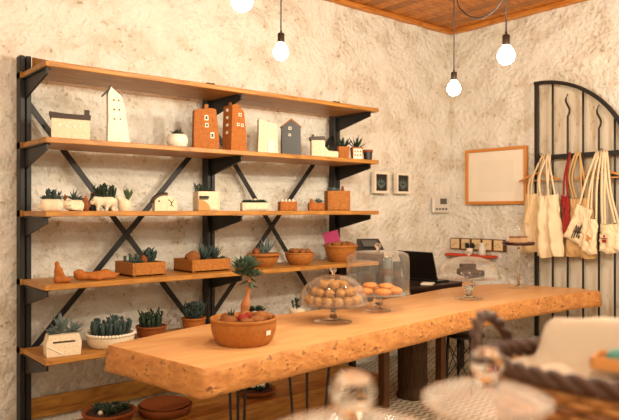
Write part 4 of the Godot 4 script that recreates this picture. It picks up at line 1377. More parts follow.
	for k in 4:
		s = mb(true)
		blob(s, T(Vector3(-0.042 + 0.028 * k, 0.072, 0.006)), Vector3(0.012, 0.016, 0.012), 0.15, k, 10, 7)
		part(t, "bud", s, M["white pebbles"], "white woolly bud")
	# small terracotta pot
	t = thing("potted_succulent", "small oblong terracotta pot with one grey rosette by the tall box", "potted plant", Vector3(-2.195, y, 0.40), -30)
	tray_box(t, "pot", Vector3(0.12, 0.062, 0.075), "red terracotta")
	s = mb()
	rosette(s, Vector3(0.02, 0.062, 0.0), 0.045, 22, 0.26, 0.6)
	part(t, "rosette", s, M["grey leaf"])
	s = mb(true)
	blob(s, T(Vector3(-0.035, 0.066, 0.005)), Vector3(0.018, 0.024, 0.018), 0.2, 5)
	part(t, "stone", s, M["red terracotta"])
	# tall terracotta box
	t = thing("tall_planter", "tall square terracotta planter with grey succulents at the shelf end", "planter", Vector3(-1.955, y, 0.38), -27)
	tray_box(t, "box", Vector3(0.185, 0.158, 0.12), "terracotta")
	s = mb()
	rosette(s, Vector3(-0.03, 0.142, 0.0), 0.062, 22, 0.25, 0.55)
	rosette(s, Vector3(0.01, 0.142, 0.02), 0.04, 16, 0.25, 0.5)
	part(t, "rosettes", s, M["grey leaf"])
	s = mb(true)
	nets(s, [[Vector3(0.045, 0.13, 0), Vector3(0.045, 0.17, 0), 0.016, 0.012], [Vector3(0.045, 0.185, 0), Vector3(0.045, 0.19, 0), 0.011, 0.010]], 0.005, 0.006)
	part(t, "clay_figure", s, M["brown terracotta"])

func build_shelf_four() -> void:
	var y: float = SHELF_TOPS[3] + 0.0005
	# seated abstract figure
	var t := thing("terracotta_figure", "seated terracotta nude figure at the end of the shelf", "figurine", Vector3(-4.155, y, 0.43), -15)
	var s := mb(true)
	nets(s, [[Vector3(-0.018, 0.016, 0), Vector3(0.045, 0.014, 0.01), 0.017, 0.012], [Vector3(-0.024, 0.014, 0.02), Vector3(0.035, 0.013, 0.03), 0.015, 0.012], [Vector3(-0.020, 0.02, 0.005), Vector3(-0.018, 0.07, 0.003), 0.021, 0.017], [Vector3(-0.018, 0.07, 0.003), Vector3(-0.022, 0.088, 0.003), 0.018, 0.009], [Vector3(-0.024, 0.108, 0.003), Vector3(-0.024, 0.112, 0.003), 0.013, 0.012], [Vector3(-0.004, 0.078, 0.012), Vector3(0.004, 0.045, 0.024), 0.008, 0.007], [Vector3(0.004, 0.045, 0.024), Vector3(0.018, 0.030, 0.026), 0.007, 0.006]], 0.006, 0.006)
	part(t, "body", s, M["red terracotta"])
	# reclining figure
	t = thing("terracotta_figure", "reclining terracotta figure lying along the shelf edge", "figurine", Vector3(-3.965, y, 0.43), 2)
	s = mb(true)
	nets(s, [[Vector3(-0.085, 0.036, 0.0), Vector3(-0.080, 0.034, 0.0), 0.034, 0.030], [Vector3(-0.045, 0.026, 0.0), Vector3(0.01, 0.026, 0.005), 0.024, 0.022], [Vector3(-0.10, 0.05, 0.01), Vector3(-0.125, 0.055, 0.02), 0.010, 0.008], [Vector3(-0.03, 0.022, 0.025), Vector3(0.02, 0.012, 0.035), 0.012, 0.009], [Vector3(0.02, 0.026, 0.0), Vector3(0.075, 0.042, 0.0), 0.024, 0.018], [Vector3(0.075, 0.042, 0.0), Vector3(0.125, 0.026, 0.004), 0.017, 0.011], [Vector3(0.015, 0.018, 0.018), Vector3(0.12, 0.014, 0.022), 0.017, 0.011], [Vector3(0.125, 0.022, 0.004), Vector3(0.155, 0.03, 0.01), 0.010, 0.006]], 0.007, 0.007)
	part(t, "body", s, M["red terracotta"])
	# long boxes
	t = thing("wooden_planter", "square tan planter box with blue-green succulents and a brown stone", "planter", Vector3(-3.614, y, 0.315))
	tray_box(t, "box", Vector3(0.225, 0.088, 0.27), "tan wood box", 0.014)
	s = mb()
	for k in 9:
		rosette(s, Vector3(rng.randf_range(-0.08, 0.08), 0.078, rng.randf_range(-0.09, 0.1)), 0.042, 13, 0.22, 0.5)
	bushy(s, Vector3(0.05, 0.078, 0.04), 0.05, 0.04, 0.085, 8, 0.024)
	fingers(s, Vector3(-0.05, 0.075, -0.02), 0.05, 0.05, 0.07, 10, 0.008)
	part(t, "succulents", s, M["blue green leaf"])
	s = mb(true)
	blob(s, T(Vector3(0.0, 0.095, 0.05)), Vector3(0.026, 0.034, 0.022), 0.3, 4)
	part(t, "stone", s, M["brown terracotta"])
	t = thing("wooden_planter", "long tan planter box with spiky agaves and an amber rock", "planter", Vector3(-3.158, y, 0.315))
	tray_box(t, "box", Vector3(0.297, 0.086, 0.26), "tan wood box", 0.014)
	s = mb()
	agave(s, Vector3(0.00, 0.075, 0.03), 0.115, 22, 0.075, 0.15, 1.3)
	agave(s, Vector3(0.085, 0.075, 0.02), 0.105, 20, 0.075, 0.15, 1.3)
	agave(s, Vector3(0.05, 0.075, -0.06), 0.10, 16, 0.075, 0.2, 1.3)
	rosette(s, Vector3(0.11, 0.075, 0.09), 0.04, 14, 0.25, 0.5)
	part(t, "agaves", s, M["blue green leaf"])
	s = mb(true)
	blob(s, T(Vector3(-0.085, 0.095, 0.02)), Vector3(0.052, 0.045, 0.06), 0.35, 9)
	part(t, "rock", s, M["amber gravel"], "rough amber rock")
	# bowls
	t = thing("succulent_bowl", "wide terracotta bowl with pointed succulents by the brace crossing", "planter", Vector3(-2.640, y, 0.32))
	vessel(t, "bowl", 0.118, 0.075, 0.098, "terracotta", 0.012, 0.012)
	soil_disc(t, 0.105, 0.084, "amber gravel", 0.02)
	s = mb()
	agave(s, Vector3(0.03, 0.095, 0.0), 0.125, 16, 0.10, 0.6, 1.45)
	agave(s, Vector3(-0.02, 0.095, 0.01), 0.08, 14, 0.12, 0.3, 1.3)
	part(t, "succulents", s, M["grey leaf"])
	s = mb(true)
	blob(s, T(Vector3(-0.085, 0.11, 0.03)), Vector3(0.028, 0.03, 0.024), 0.3, 2)
	part(t, "stone", s, M["brown terracotta"])
	t = thing("succulent_bowl", "terracotta bowl heaped with amber rocks and no plants", "bowl", Vector3(-2.335, y, 0.37))
	vessel(t, "bowl", 0.110, 0.072, 0.095, "terracotta", 0.014, 0.008)
	pebbles(t, 0.08, 0.095, 12, 0.026, "amber gravel")
	t = thing("deep_bowl", "deep terracotta bowl with soil and a pink card at the shelf end", "bowl", Vector3(-1.880, y, 0.34))
	vessel(t, "bowl", 0.135, 0.085, 0.135, "terracotta", 0.012, 0.012)
	pebbles(t, 0.09, 0.130, 14, 0.028, "amber gravel")
	s = mb()
	bbox(s, TR(Vector3(-0.055, 0.195, -0.05), Vector3(-15, -35, 14)), Vector3(0.13, 0.10, 0.003), 0.0005)
	part(t, "pink_card", s, M["pink card"], "bright pink paper card")

func build_shelf_five() -> void:
	var y: float = SHELF_TOPS[4] + 0.0005
	var t := thing("letterbox_planter", "cream ceramic house-shaped planter with a dark slot and grey succulents", "planter", Vector3(-4.150, y, 0.43), -8)
	var s := mb()
	prism(s, T(Vector3(0, 0, -0.05)), PackedVector2Array([Vector2(-0.092, 0), Vector2(0.092, 0), Vector2(0.098, 0.07), Vector2(0.082, 0.122), Vector2(-0.080, 0.122), Vector2(-0.096, 0.07)]), 0.10)
	var b := part(t, "body", s, M["bisque"])
	s = mb()
	box(s, Vector3(-0.060, 0.076, 0.048), Vector3(0.062, 0.086, 0.0515), 0.001)
	part(b, "slot", s, M["brown glaze"])
	s = mb()
	bbox(s, TR(Vector3(-0.045, 0.035, 0.051), Vector3(0, 0, -32)), Vector3(0.10, 0.006, 0.006), 0.001)
	part(b, "relief_line", s, M["white ceramic"])
	s = mb()
	agave(s, Vector3(0.0, 0.118, -0.01), 0.13, 16, 0.09, 0.15, 1.1)
	agave(s, Vector3(0.06, 0.118, -0.01), 0.09, 12, 0.10, 0.2, 1.2)
	rosette(s, Vector3(-0.05, 0.12, 0), 0.06, 14, 0.22, 0.5)
	part(t, "succulents", s, M["grey leaf"])
	t = thing("rope_bowl", "white rope-rimmed bowl crowded with finger succulents", "planter", Vector3(-3.835, y, 0.37))
	vessel(t, "bowl", 0.142, 0.125, 0.072, "bisque", 0.006)
	s = mb(true)
	var prev := Vector3.ZERO
	for k in 44:
		var a := TAU * k / 44.0
		blob(s, T(Vector3(cos(a) * 0.142, 0.076, sin(a) * 0.142), -rad_to_deg(a) + 25), Vector3(0.010, 0.010, 0.013), 0.0, 0, 8, 6)
	part(t, "rope_rim", s, M["white ceramic"], "twisted white rope rim")
	soil_disc(t, 0.130, 0.062, "soil", 0.02)
	s = mb()
	fingers(s, Vector3(0, 0.07, 0), 0.112, 0.095, 0.125, 36, 0.010)
	part(t, "finger_succulents", s, M["blue green leaf"])
	t = thing("potted_succulent", "brown terracotta pot with bushy succulent next to the slab table corner", "potted plant", Vector3(-3.545, y, 0.33))
	vessel(t, "pot", 0.095, 0.075, 0.085, "brown terracotta", 0.004, 0.008)
	soil_disc(t, 0.085, 0.075)
	s = mb()
	fingers(s, Vector3(0, 0.075, 0), 0.07, 0.06, 0.10, 16, 0.010)
	bushy(s, Vector3(0, 0.075, 0), 0.08, 0.07, 0.095, 10, 0.026)
	part(t, "succulent", s, M["dark green leaf"])
	t = thing("potted_succulent", "orange terracotta pot with leafy succulent just left of the middle post", "potted plant", Vector3(-3.185, y, 0.25))
	vessel(t, "pot", 0.082, 0.068, 0.088, "red terracotta", 0.002, 0.008)
	soil_disc(t, 0.072, 0.078)
	s = mb()
	bushy(s, Vector3(0, 0.08, 0), 0.085, 0.07, 0.105, 14, 0.028)
	rosette(s, Vector3(0, 0.085, 0), 0.07, 16, 0.22, 0.6)
	part(t, "succulent", s, M["blue green leaf"])
	t = thing("potted_succulent", "little pale pot with white pebbles and sprigs on the lowest shelf", "potted plant", Vector3(-2.335, y, 0.34))
	vessel(t, "pot", 0.062, 0.05, 0.075, "bisque", 0.006)
	pebbles(t, 0.045, 0.07, 14, 0.012, "white pebbles")
	s = mb()
	bushy(s, Vector3(0, 0.07, 0), 0.05, 0.045, 0.085, 7, 0.020)
	part(t, "succulent", s, M["dark green leaf"])
	# on the low bench
	y = 0.1405
	t = thing("cactus_bowl", "terracotta bowl of dark cacti on the end of the low bench", "planter", Vector3(-3.915, y, 0.54))
	vessel(t, "bowl", 0.150, 0.105, 0.085, "brown terracotta", 0.010, 0.010)
	soil_disc(t, 0.135, 0.072)
	s = mb()
	for k in 9:
		var a := k * 2.399
		rosette(s, Vector3(cos(a) * 0.03 * sqrt(k), 0.08, sin(a) * 0.03 * sqrt(k)), 0.055, 18, 0.2, 0.55)
	part(t, "cacti", s, M["dark green leaf"])
	pebbles(t, 0.07, 0.085, 10, 0.016, "white pebbles")
	t = thing("terracotta_tray", "large shallow empty terracotta tray on the low bench", "tray", Vector3(-3.560, y, 0.55))
	s = mb(true)
	lathe(s, T(Vector3.ZERO), [Vector2(0, 0), Vector2(0.14, 0), Vector2(0.155, 0.008), Vector2(0.168, 0.05), Vector2(0.162, 0.053), Vector2(0.148, 0.018), Vector2(0, 0.014)], 36, 0.02, 2)
	part(t, "dish", s, M["brown terracotta"])
	s = mb(true)
	lathe(s, T(Vector3.ZERO), [Vector2(0, 0.036), Vector2(0.13, 0.036), Vector2(0.155, 0.062), Vector2(0.15, 0.065), Vector2(0.12, 0.048), Vector2(0, 0.046)], 36, 0.03, 6)
	part(t, "inner_saucer", s, M["brown terracotta"])
	t = thing("cactus_dish", "shallow terracotta dish with dark cacti and white stones under the table", "planter", Vector3(-2.900, y, 0.60))
	s = mb(true)
	lathe(s, T(Vector3.ZERO), [Vector2(0, 0), Vector2(0.085, 0), Vector2(0.10, 0.008), Vector2(0.135, 0.040), Vector2(0.130, 0.044), Vector2(0.10, 0.020), Vector2(0, 0.016)], 34)
	part(t, "dish", s, M["brown terracotta"])
	soil_disc(t, 0.115, 0.030, "soil", 0.02)
	s = mb()
	for k in 9:
		var a := k * 2.399
		rosette(s, Vector3(cos(a) * 0.026 * sqrt(k), 0.045, sin(a) * 0.026 * sqrt(k)), 0.045, 16, 0.2, 0.55)
	part(t, "cacti", s, M["dark green leaf"])
	pebbles(t, 0.05, 0.065, 12, 0.015, "white pebbles")

# ------------------------------------------------------------------ on the slab table
func build_bonsai() -> void:
	var t := thing("bonsai_bowl", "large terracotta bowl with a thick-stemmed succulent on the slab table", "planter", Vector3(-3.640, 0.7405, 1.535))
	var bowl := vessel(t, "bowl", 0.163, 0.132, 0.128, "terracotta", 0.012, 0.010)
	soil_disc(t, 0.150, 0.105, "amber gravel", 0.02)
	var s := mb()
	bbox(s, Transform3D(Basis(Vector3.UP, deg_to_rad(12)) * Basis(Vector3.RIGHT, deg_to_rad(8)), Basis(Vector3.UP, deg_to_rad(12)) * Vector3(0, 0.068, 0.1635)), Vector3(0.030, 0.022, 0.002), 0.0003)
	part(bowl, "price_sticker", s, M["paper"], "small white price sticker")
	s = mb(true)
	nets(s, [[Vector3(-0.005, 0.11, 0), Vector3(0.008, 0.165, 0), 0.027, 0.017], [Vector3(0.010, 0.188, 0), Vector3(0.013, 0.195, 0), 0.023, 0.020], [Vector3(0.016, 0.21, 0), Vector3(0.034, 0.28, 0), 0.012, 0.009], [Vector3(0.034, 0.28, 0), Vector3(0.026, 0.36, 0.0), 0.009, 0.008], [Vector3(-0.01, 0.12, 0.01), Vector3(-0.06, 0.115, 0.03), 0.016, 0.01], [Vector3(0.01, 0.12, 0.01), Vector3(0.055, 0.12, 0.045), 0.016, 0.011]], 0.008, 0.008)
	part(t, "swollen_stem", s, M["caudex"])
	s = mb()
	rosette(s, Vector3(0.020, 0.365, 0), 0.088, 40, 0.20, 0.66)
	rosette(s, Vector3(0.045, 0.325, 0.01), 0.068, 22, 0.20, 0.40)
	rosette(s, Vector3(0.005, 0.335, -0.01), 0.070, 20, 0.20, 0.30)
	rosette(s, Vector3(-0.015, 0.36, 0.01), 0.070, 22, 0.21, 0.55)
	for k in 4:
		leaf(s, Vector3(0.035, 0.29 + 0.01 * k, 0), Vector3(cos(k * 2.0), -0.5, sin(k * 2.0)), Vector3.UP, 0.06, 0.012, 0.006)
	part(t, "leaf_crown", s, M["sage leaf"], "grey-green leaf crown")
	s = mb(true)
	blob(s, T(Vector3(-0.030, 0.128, 0.04)), Vector3(0.030, 0.022, 0.024), 0.25, 2)
	blob(s, T(Vector3(-0.005, 0.140, 0.042)), Vector3(0.018, 0.016, 0.016), 0.25, 3)
	part(t, "red_pebbles", s, M["red cloth"])
	s = mb(true)
	for q in [[-0.10, 0.125, 0.02, 0.045, 0.022], [-0.06, 0.125, -0.05, 0.04, 0.025], [0.055, 0.130, 0.06, 0.05, 0.028], [0.10, 0.125, 0.05, 0.035, 0.022], [0.02, 0.125, 0.09, 0.04, 0.018], [-0.04, 0.122, 0.09, 0.035, 0.016]]:
		blob(s, T(Vector3(q[0], q[1], q[2]), q[0] * 900), Vector3(q[3], q[4], q[3] * 0.8), 0.3, int(q[0] * 100))
	part(t, "rocks", s, M["amber gravel"])
	s = mb()
	rosette(s, Vector3(0.095, 0.145, 0.0), 0.045, 20, 0.25, 0.55)
	rosette(s, Vector3(0.065, 0.145, -0.03), 0.04, 18, 0.25, 0.55)
	agave(s, Vector3(-0.07, 0.12, -0.01), 0.055, 7, 0.10, 0.8, 1.4)
	part(t, "small_succulents", s, M["dark green leaf"])

func cake_stand(at: Vector3, called: String, label: String, plate_r: float, plate_y: float, foot_r: float, stem: Array, plate_m := "thick glass") -> Node3D:
	var t := thing(called, label, "cake stand", at)
	var s := mb(true)
	var prof := [Vector2(0, 0.001), Vector2(foot_r, 0.0), Vector2(foot_r, 0.005), Vector2(foot_r * 0.55, 0.012)]
	for q in stem:
		prof.append(Vector2(q[0], q[1]))
	prof.append(Vector2(0, plate_y - 0.004))
	lathe(s, T(Vector3.ZERO), prof, 32)
	part(t, "foot", s, M["solid glass"])
	s = mb(true)
	lathe(s, T(Vector3.ZERO), [Vector2(0, plate_y - 0.003), Vector2(plate_r * 0.9, plate_y - 0.003), Vector2(plate_r, plate_y + 0.003), Vector2(plate_r, plate_y + 0.009), Vector2(plate_r * 0.97, plate_y + 0.008), Vector2(plate_r * 0.9, plate_y + 0.003), Vector2(0, plate_y + 0.003)], 40)
	part(t, "plate", s, M[plate_m])
	return t

func glass_cover(at: Vector3, label: String, prof: Array, knob_y: float, knob_r: float, group := "glass covers on cake stands") -> void:
	var t := thing("glass_dome", label, "glass dome", at, 0.0, group)
	var s := mb(true)
	lathe(s, T(Vector3.ZERO), prof, 48)
	var inner := []
	for q in prof:
		inner.append(Vector2(maxf(q.x - 0.004, 0.0), maxf(q.y - 0.004, 0.0)))
	inner.reverse()
	lathe(s, T(Vector3.ZERO), inner, 48)
	part(t, "cover", s, M["clear glass"])
	s = mb(true)
	tube(s, ring_points(prof[0].x - 0.002, 0.003), 0.0035, 6, false)
	part(t, "rolled_rim", s, M["thick glass"])
	s = mb(true)
	lathe(s, T(Vector3(0, knob_y, 0)), [Vector2(0, -0.006), Vector2(knob_r * 0.55, -0.004), Vector2(knob_r * 0.5, knob_r * 0.4), Vector2(knob_r * 0.95, knob_r * 0.9), Vector2(knob_r, knob_r * 1.4), Vector2(knob_r * 0.75, knob_r * 1.95), Vector2(0, knob_r * 2.1)], 20)
	part(t, "knob", s, M["solid glass"])

func ring_points(r: float, y: float) -> Array:
	var o := []
	for k in 49:
		var a := TAU * k / 48.0
		o.append(Vector3(cos(a) * r, y, sin(a) * r))
	return o

func build_cakes() -> void:
	# ball cookies under a low dome
	var at := Vector3(-2.896, 0.7405, 1.375)
	cake_stand(at, "cake_stand", "footed glass stand carrying the pile of round cookies", 0.212, 0.105, 0.112, [[0.024, 0.022], [0.017, 0.05], [0.020, 0.08], [0.05, 0.098]])
	glass_cover(at + Vector3(0, 0.1145, 0), "low clear dome over the pile of round cookies", [Vector2(0.203, 0), Vector2(0.201, 0.02), Vector2(0.194, 0.05), Vector2(0.176, 0.088), Vector2(0.144, 0.122), Vector2(0.101, 0.147), Vector2(0.053, 0.160), Vector2(0.0, 0.163)], 0.167, 0.021)
	var y := at.y + 0.1085
	var proto: Node3D = null
	var spots := []
	for row in [[15, 0.145, 0.026, 0.0], [10, 0.094, 0.026, 0.3], [5, 0.043, 0.026, 0.0], [11, 0.110, 0.070, 0.2], [6, 0.060, 0.071, 0.5], [1, 0.0, 0.072, 0.0], [6, 0.066, 0.112, 0.1], [2, 0.024, 0.114, 0.8]]:
		for k in int(row[0]):
			var a: float = TAU * k / row[0] + row[3]
			spots.append(Vector3(cos(a) * row[1], row[2], sin(a) * row[1]))
	for i in spots.size():
		var p: Vector3 = Vector3(at.x, y, at.z) + spots[i]
		if proto == null:
			proto = thing("round_cookie", "golden ball cookie in the pile under the low dome", "cookie", p, 0.0, "ball cookies under the dome")
			var s := mb(true)
			blob(s, T(Vector3.ZERO), Vector3(0.0268, 0.0245, 0.0268), 0.36, 5, 20, 14, 3.4)
			part(proto, "crumb", s, M["cookie"])
		else:
			copy_thing(proto, "round_cookie", p, 47.0 * i)
	# tall straight cover with buns
	at = Vector3(-2.395, 0.7405, 1.255)
	cake_stand(at, "cake_stand", "footed glass stand carrying flat golden buns", 0.214, 0.110, 0.085, [[0.02, 0.02], [0.032, 0.045], [0.036, 0.065], [0.022, 0.085], [0.045, 0.102]])
	glass_cover(at + Vector3(0, 0.1195, 0), "tall straight-sided clear cover over the flat buns", [Vector2(0.206, 0), Vector2(0.206, 0.02), Vector2(0.206, 0.20), Vector2(0.204, 0.235), Vector2(0.193, 0.255), Vector2(0.168, 0.266), Vector2(0.10, 0.272), Vector2(0.0, 0.274)], 0.278, 0.022)
	proto = null
	for i in 8:
		var a := TAU * i / 6.0
		var p := Vector3(at.x + cos(a) * 0.115, at.y + 0.1335, at.z + sin(a) * 0.115)
		if i >= 6:
			p = Vector3(at.x + 0.045 * (i - 6.5), at.y + 0.158, at.z + 0.10 * (i - 6.5))
		if proto == null:
			proto = thing("flat_bun", "flat golden bun under the tall straight cover", "bun", p, 0.0, "flat buns under the tall cover")
			var s := mb(true)
			blob(s, T(Vector3(0, 0.004, 0)), Vector3(0.054, 0.022, 0.048), 0.2, 8, 18, 11, 1.8)
			part(proto, "crust", s, M["bun"])
		else:
			copy_thing(proto, "flat_bun", p, 63.0 * i)
	# low dome with chocolate cake
	at = Vector3(-1.465, 0.7405, 1.29)
	cake_stand(at, "cake_stand", "footed glass stand carrying the dark chocolate cake", 0.236, 0.160, 0.105, [[0.03, 0.02], [0.022, 0.045], [0.045, 0.085], [0.050, 0.112], [0.028, 0.132], [0.06, 0.150]])
	glass_cover(at + Vector3(0, 0.1695, 0), "wide low clear dome over the dark chocolate cake", [Vector2(0.226, 0), Vector2(0.224, 0.02), Vector2(0.213, 0.055), Vector2(0.190, 0.09), Vector2(0.15, 0.118), Vector2(0.096, 0.136), Vector2(0.043, 0.144), Vector2(0.0, 0.145)], 0.149, 0.016)
	var c := thing("chocolate_cake", "dark chocolate cake with slices cut on the wide stand", "cake", at + Vector3(0, 0.1635, 0))
	var s := mb(true)
	blob(s, T(Vector3(0.02, 0.035, -0.03)), Vector3(0.095, 0.034, 0.07), 0.2, 3, 20, 12)
	part(c, "cake_half", s, M["chocolate"])
	for k in 4:
		s = mb()
		bbox(s, T(Vector3(-0.11 + 0.062 * k, 0.024, 0.085 - 0.012 * k), 20.0 * k), Vector3(0.052, 0.044, 0.05), 0.006)
		part(c, "slice", s, M["chocolate"])
	s = mb()
	bbox(s, T(Vector3(0.03, 0.078, -0.03), -30), Vector3(0.11, 0.03, 0.07), 0.006)
	part(c, "top_piece", s, M["chocolate"])
	# tall thin stand with plum plate
	at = Vector3(-0.585, 0.7405, 1.155)
	var t := thing("cake_stand", "tall thin-stemmed glass stand with a dark plum plate", "cake stand", at)
	s = mb(true)
	lathe(s, T(Vector3.ZERO), [Vector2(0, 0.001), Vector2(0.085, 0), Vector2(0.085, 0.004), Vector2(0.03, 0.012), Vector2(0.010, 0.03), Vector2(0.009, 0.2), Vector2(0.010, 0.34), Vector2(0.026, 0.362), Vector2(0, 0.363)], 28)
	part(t, "stem_and_foot", s, M["solid glass"])
	s = mb(true)
	lathe(s, T(Vector3.ZERO), [Vector2(0, 0.363), Vector2(0.118, 0.363), Vector2(0.134, 0.372), Vector2(0.136, 0.388), Vector2(0.130, 0.390), Vector2(0.12, 0.380), Vector2(0, 0.378)], 36)
	part(t, "plate", s, M["plum plate"], "dark plum plate")
	glass_cover(at + Vector3(0, 0.3905, 0), "small clear cover on the tall plum-plated stand", [Vector2(0.104, 0), Vector2(0.106, 0.04), Vector2(0.106, 0.10), Vector2(0.102, 0.135), Vector2(0.09, 0.158), Vector2(0.055, 0.170), Vector2(0.0, 0.174)], 0.178, 0.015)
	for k in 3:
		var o := thing("cake_slice", "small layered sponge slice under the small clear cover", "cake slice", at + Vector3(-0.055 + 0.055 * k, 0.3785, 0.02 * (k % 2)), 25.0 * k, "sponge slices on the plum plate")
		s = mb()
		prism(s, TR(Vector3(0, 0.045, 0), Vector3(90, 0, 0)), PackedVector2Array([Vector2(-0.02, -0.04), Vector2(0.02, -0.04), Vector2(0.0, 0.045)]), 0.045)
		part(o, "sponge", s, M["sponge"])
		s = mb()
		prism(s, TR(Vector3(0, 0.058, 0), Vector3(90, 0, 0)), PackedVector2Array([Vector2(-0.021, -0.041), Vector2(0.021, -0.041), Vector2(0.0, 0.047)]), 0.012)
		part(o, "icing", s, M["brown terracotta"])

# ------------------------------------------------------------------ foreground counter
func glass_jar(at: Vector3, r: float, h: float, knob: float, label: String) -> void:
	var t := thing("glass_jar", label, "jar", at, 0.0, "lidded jars on the counter")
	var s := mb(true)
	lathe(s, T(Vector3.ZERO), [Vector2(0, 0.004), Vector2(r * 0.9, 0.0), Vector2(r * 0.98, 0.01), Vector2(r, 0.03), Vector2(r, h - 0.04), Vector2(r * 0.92, h - 0.015), Vector2(r * 0.93, h - 0.002)], 56)
	lathe(s, T(Vector3.ZERO), [Vector2(r * 0.93 - 0.005, h - 0.002), Vector2(r * 0.92 - 0.005, h - 0.015), Vector2(r - 0.005, h - 0.04), Vector2(r - 0.005, 0.03), Vector2(r * 0.9, 0.016), Vector2(0, 0.014)], 56)
	part(t, "body", s, M["thick glass"])
	s = mb(true)
	var lid := [Vector2(r * 0.86, h - 0.012), Vector2(r * 0.87, h), Vector2(r * 1.07, h), Vector2(r * 1.10, h + 0.006), Vector2(r * 1.06, h + 0.013), Vector2(r * 0.95, h + 0.016), Vector2(r * 0.88, h + 0.019), Vector2(r * 0.70, h + 0.026), Vector2(r * 0.42, h + 0.031), Vector2(knob * 0.8, h + 0.034)]
	lathe(s, T(Vector3.ZERO), lid, 144, 0.0, 0, 24, 0.022)
	var li := []
	for q in lid.slice(4):
		li.append(q - Vector2(0.004, 0.005))
	li.reverse()
	lathe(s, T(Vector3.ZERO), li, 56)
	var l := part(t, "lid", s, M["pressed glass"])
	s = mb()
	lathe(s, T(Vector3(0, h + 0.032, 0)), [Vector2(0, -0.002), Vector2(knob * 0.75, 0), Vector2(knob * 0.55, knob * 0.35), Vector2(knob * 0.9, knob * 0.75), Vector2(knob, knob * 1.2), Vector2(knob * 0.86, knob * 1.65), Vector2(knob * 0.5, knob * 1.95), Vector2(0, knob * 2.05)], 12)
	part(l, "knob", s, M["solid glass"])

